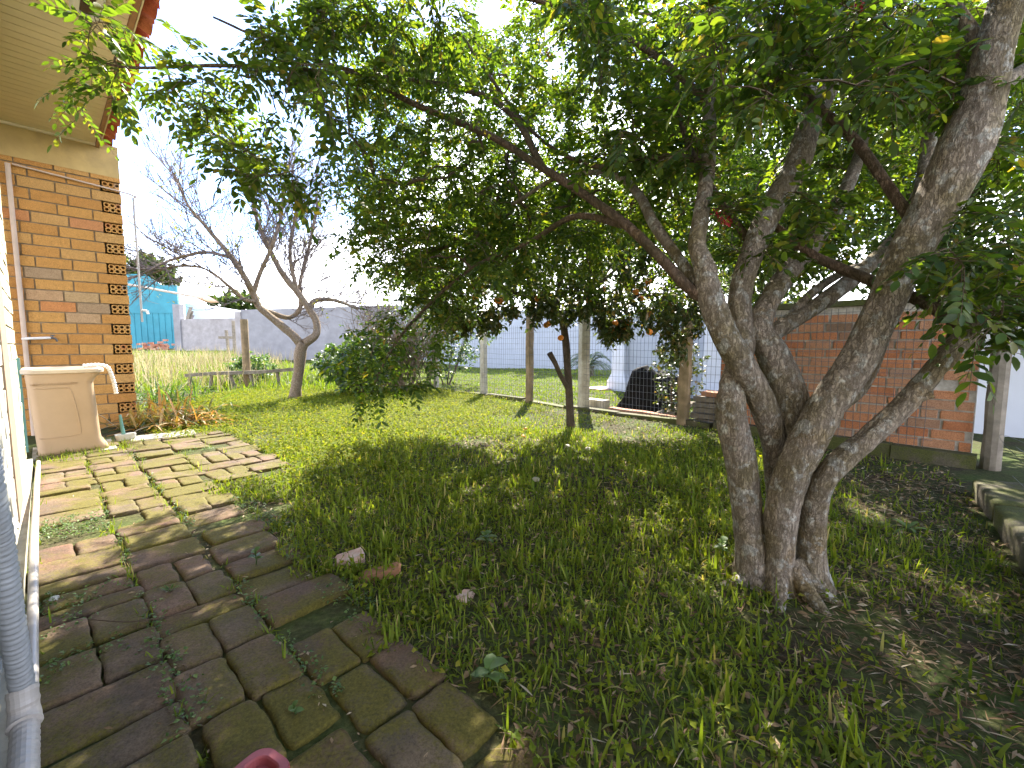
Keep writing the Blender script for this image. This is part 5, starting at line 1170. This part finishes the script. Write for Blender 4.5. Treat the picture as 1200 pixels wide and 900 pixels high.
# tufts of broader blades
x, y = scatter(520, -1.2, 2.8, .6, 3.6, nearf); k = 9; xx = np.repeat(x, k) + R.normal(size=len(x) * k) * .018; yy = np.repeat(y, k) + R.normal(size=len(x) * k) * .018
q = yard(xx, yy); blades(xx[q], yy[q], .06, .15, .0034, .0066, g, .6, .7)
kind(g.build('lawn_grass', M['grass']), 'stuff', 'short uneven grass growing over the yard')
c = MB()
def cover_leaves(x, y, l0, l1, mb, per=3, h=.045):
    n = len(x) * per
    if not n: return
    X = np.repeat(x, per); Y = np.repeat(y, per); th = R.uniform(0, 2 * pi, n); z = np.repeat(gz(x, y), per) + R.uniform(.006, h, n); el = R.normal(size=n) * .4 + .15
    leaves(mb, np.column_stack([X + R.normal(size=n) * .006, Y + R.normal(size=n) * .006, z]), np.column_stack([np.cos(th), np.sin(th), el]), rnd(n, .3) + [0, 0, 1], R.uniform(l0, l1, n), R.uniform(.3, .5, n) * R.uniform(l0, l1, n), 'small', bend=.2)
def cov2(x, y):
    return np.clip(.2 + 1.1 * smooth(.3, -1.2, x) * smooth(2.0, 3.4, y) + 1.8 * fbm(P2(x, y) * 1.3 + 40, 3), .03, 1) * cover(x, y) * yard(x, y)
x, y = scatter(52000, -5.5, 3.0, 2.6, 9.5, cov2); cover_leaves(x, y, .015, .031, c, 4, .06)
x, y = scatter(26000, -1.2, 2.8, .6, 2.6, lambda x, y: (cov2(x, y) * .9 + .05) * yard(x, y) * (1 - .75 * smooth(.9, 1.7, x))); cover_leaves(x, y, .012, .026, c)
kind(c.build('ground_cover', M['clover']), 'stuff', 'small leafy ground cover mixed into the lawn')
l = MB()
def litter(x, y, mb, l0=.012, l1=.04, z0=.004, wr=(.12, .45)):
    n = len(x)
    if not n: return
    th = R.uniform(0, 2 * pi, n); Ls = R.uniform(l0, l1, n); leaves(mb, np.column_stack([x, y, gz(x, y) + z0 + R.random(n) * .012]), np.column_stack([np.cos(th), np.sin(th), R.normal(size=n) * .18]), rnd(n, .35) + [0, 0, 1], Ls, Ls * R.uniform(*wr, n) * .5, 'small', bend=.1)
x, y = scatter(26000, -1.5, 3.4, .55, 4.2, lambda x, y: (1.15 - cover(x, y) * .8) * yard(x, y)); litter(x, y, l)
x, y = scatter(30000, -1.5, 3.4, .55, 3.0, lambda x, y: (1.1 - cover(x, y) * .6) * yard(x, y) * (.5 + .5 * smooth(.6, 1.5, x))); litter(x, y, l, .02, .075, .006, (.04, .10))
x, y = scatter(9000, -3, 3.4, 3.6, 7.5, lambda x, y: (1.05 - cover(x, y)) * yard(x, y)); litter(x, y, l, .02, .06)
u_ = R.uniform(-4.4, .4, 5200); n_ = R.uniform(.03, 1.3, 5200); q = HO[None] + u_[:, None] * HU_ + n_[:, None] * HN_; q = q[path_mask(q[:, 0], q[:, 1], .02)]
lp_ = MB(); 
d_joint = np.minimum(np.abs(house_un(q[:, 0], q[:, 1])[1] - .308), np.abs(house_un(q[:, 0], q[:, 1])[1] - .56)); kk = (d_joint < .03) | (R.random(len(q)) < .10); q = q[kk]; 
litter(q[:, 0], q[:, 1], l, .008, .028, .010)
kind(l.build('leaf_litter', M['litter']), 'stuff', 'dry leaves and cut straw lying in the thin grass')
# neighbour lawn
f = MB(); x = R.uniform(-9, 7, 150000); y = R.uniform(4.2, 18, 150000); t, s = fence_ts(x, y)
k = (s < -.10) & (R.random(len(x)) < np.clip(1.5 - y * .06, .35, 1)) & (y < 17.8 - .3 * (x + 2)) & (np.abs(x) < 1.3 * y)
aa = (x - A0[0]) * PN[0] + (y - A0[1]) * PN[1]; la = (x - A0[0]) * PD[0] + (y - A0[1]) * PD[1]; k &= ~((aa < .25) & (la > -.15)) & ~((t > 5.6))
blades(x[k], y[k], .03, .07, .006, .012, f, .8); kind(f.build('neighbour_lawn', M['grass_far']), 'stuff', 'bright sunlit lawn beyond the wire fence')
# weeds and tall dry grass in the plot at the back left
f = MB(); x = R.uniform(-24, -2.2, 60000); y = R.uniform(8.2, 26, 60000); k = (x > -1.0 * y) & (R.random(len(x)) < np.clip(1.5 - y * .05, .3, 1)) & (fence_ts(x, y)[1] > .3) & ~((y > 17.9) & (x > -11.5))
blades(x[k], y[k], .08, .34, .007, .014, f, .6); kind(f.build('rough_grass', M['grass_far']), 'stuff', 'rough green weeds in the plot behind the yard')
f = MB(); x = R.uniform(-16, -5.4, 4200); y = R.uniform(8.0, 19, 4200); k = (x > -.98 * y) & (x < -.545 * y - .2 + .6 * R.normal(size=len(x))); x, y = x[k], y[k]
blades(x, y, .45, .85, .004, .009, f, .28, .5); kind(f.build('tall_dry_grass', M['straw']), 'stuff', 'tall straw coloured dry grass beside the brick pillar')
# grass sprouting between pavers and by the tub
f = MB(); pts = []
for k in range(190):
    u = R.uniform(-3.8, .4); n = R.choice([.308, .558, .835, .06, .3, .56]) + R.normal() * .012
    if u > -1.4 and R.random() < .45: n = R.choice([.835, 1.083, 1.33, .56]) + R.normal() * .015
    pts.append((H(u, n)[:2], R.uniform(.2, 1)))
for k in range(60): pts.append((H(R.uniform(-.1, .32), R.uniform(.05, .62))[:2], 1.0))
for k in range(40): pts.append((H(R.uniform(.35, .5), R.uniform(.4, 1.35))[:2], 1.0))
for p, s in pts:
    m_ = int(4 + 7 * s); blades(p[0] + R.normal(size=m_) * .014, p[1] + R.normal(size=m_) * .014, .03, .05 + .07 * s, .0016, .0032, f, .7, .8)
kind(f.build('path_grass', M['grass']), 'stuff', 'thin grass sprouting from the joints of the brick path')
f = MB()
for (u0, u1, n0, n1, n) in ((-1.93, -1.62, .05, .31, 210), (-3.35, -3.05, .26, .34, 60), (-2.9, -2.6, .05, .2, 60), (-3.6, -3.35, .27, .36, 70), (-3.1, -2.8, .29, .35, 40), (-2.6, -2.3, .80, .92, 60), (-3.0, -2.7, .76, .86, 50), (-3.5, -3.2, .74, .86, 60), (-2.25, -1.9, .80, .9, 60), (-3.3, -2.9, .54, .59, 40), (-2.5, -2.1, .29, .33, 40), (-2.2, -1.7, .55, .59, 30), (-3.75, -3.4, .53, .60, 50), (-2.75, -2.55, .06, .3, 40), (-3.15, -3.0, .08, .25, 40), (-1.5, -1.0, .54, .60, 40), (-.6, .1, .55, .62, 40), (-.42, -.28, .85, 1.1, 50)):
    q = np.array([H(R.uniform(u0, u1), R.uniform(n0, n1)) for _ in range(n)]); cover_leaves(q[:int(n * .7), 0], q[:int(n * .7), 1], .007, .016, f, 4, .035)
kind(f.build('path_weeds', M['weed']), 'stuff', 'tiny round-leaved weeds filling gaps in the brick path')
# single plants one can point at
def rosette(label, px_, py_, n, ll, lw, el=.5, h=.0, name='weed'):
    c = G(px_, py_); z = float(gz(np.array([c[0]]), np.array([c[1]]))[0]); t = thing(name, (c[0], c[1], z), label, 'weed'); b = MB(); th = np.arange(n) * 2.4 + R.random(); tube(b, [W3(c[0], c[1], z - .01), W3(c[0] + .004, c[1], z + h * .6), W3(c[0], c[1] + .003, z + h + .012)], .0022, 5); b.build('stem', M['weed'], t)
    b = MB(); hh = z + .012 + h * np.linspace(.45, 1, n); ax = np.column_stack([np.cos(th), np.sin(th), el + .25 * R.normal(size=n) + .5 * np.linspace(0, 1, n)]); leaves(b, np.column_stack([np.full(n, c[0]), np.full(n, c[1]), hh]), ax, rnd(n, .15) + [0, 0, 1], R.uniform(.8, 1.15, n) * ll, R.uniform(.9, 1.1, n) * lw, 'fine', bend=.35); b.build('leaves', M['weed'], t, smooth=True)
rosette('broad four-leaved weed standing in the near grass right of the mossy pavers', 573, 812, 6, .062, .019, .35, .05)
rosette('small weed with round leaves at the left foot of the big tree', 845, 660, 9, .040, .014, .4, .07)
rosette('small bright weed sprouting at the right foot of the big tree', 946, 688, 7, .030, .010, .6, .05)
rosette('pointed-leaf weed on the worn ground to the right of the big tree', 1064, 622, 7, .11, .010, .3, .01)
rosette('little bright seedling in the wide joint above the red tray', 345, 846, 4, .022, .009, .5, .02)
rosette('grassy weed tuft growing in the path joint halfway along the brick path', 200, 700, 16, .05, .003, 1.0, .0)
rosette('pale leafy weed in the sunny grass between path and big tree', 570, 645, 9, .05, .015, .5, .06)
rosette('small weed beside the pale broken tile at the path edge', 300, 668, 9, .032, .011, .5, .06)
# broken pieces in the grass
def chunk(name, label, cat, c, sx_, sy_, sz, rot, m):
    b = MB(); f_ = lambda x, y, z: np.array([c[0] + x * cos(rot) - y * sin(rot), c[1] + x * sin(rot) + y * cos(rot), c[2] + z + .12 * x]); bevbox(b, f_, -sx_, sx_, -sy_, sy_, -.02, sz, .006, 0, .004); return tag(b.build(name, M[m], base=c), label, cat)
chunk('tile_fragment', 'pinkish white broken tile lying in the grass beside the path', 'fragment', G(410, 657, .01), .055, .035, .026, .5, 'shard')
chunk('brick_fragment', 'brown terracotta fragment half buried in the grass beside the broken tile', 'fragment', G(446, 674, .008), .075, .026, .024, .35, 'shard_brown')
chunk('brick_fragment', 'small rusty fragment in the thin grass between path and big tree', 'fragment', G(545, 700, .004), .03, .02, .012, 1.0, 'shard')
chunk('bottle_cap', 'small pale cap lying on the near left pavers', 'cap', G(64, 701, .028), .012, .010, .006, 0, 'grey_plastic')
for px_, py_, l_ in [(322, 690, 'dry twig lying across the sunny pavers')]:
    a0, a1, a2 = G(105, 726, .04), G(160, 728, .036), G(232, 716, .04); b = MB(); tube(b, crom([a0, a1, a2], .02), .0022, 6); tag(b.build('twig', M['twig'], base=a1), l_, 'twig')
def under(thing_, child, par):
    cs = {c.name.split('.')[0]: c for c in thing_.children}
    if child in cs and par in cs: cs[child].parent = cs[par]
for c_, p_ in (('facing_bricks', 'brick_wall'), ('hollow_brick_ends', 'brick_wall'), ('roof_tiles', 'roof_deck'), ('fascia_lip', 'fascia'), ('painted_bricks', 'side_wall'), ('corner_bricks', 'side_wall'), ('jamb_board', 'side_wall'), ('soffit_trim', 'soffit')): under(house, c_, p_)
under(tub, 'embossed_lettering', 'tub_body'); under(tub, 'panel_border', 'tub_body'); under(wall, 'clay_bricks', 'mortar_core')
for o in bpy.data.objects:
    if '_o' in o: del o['_o']
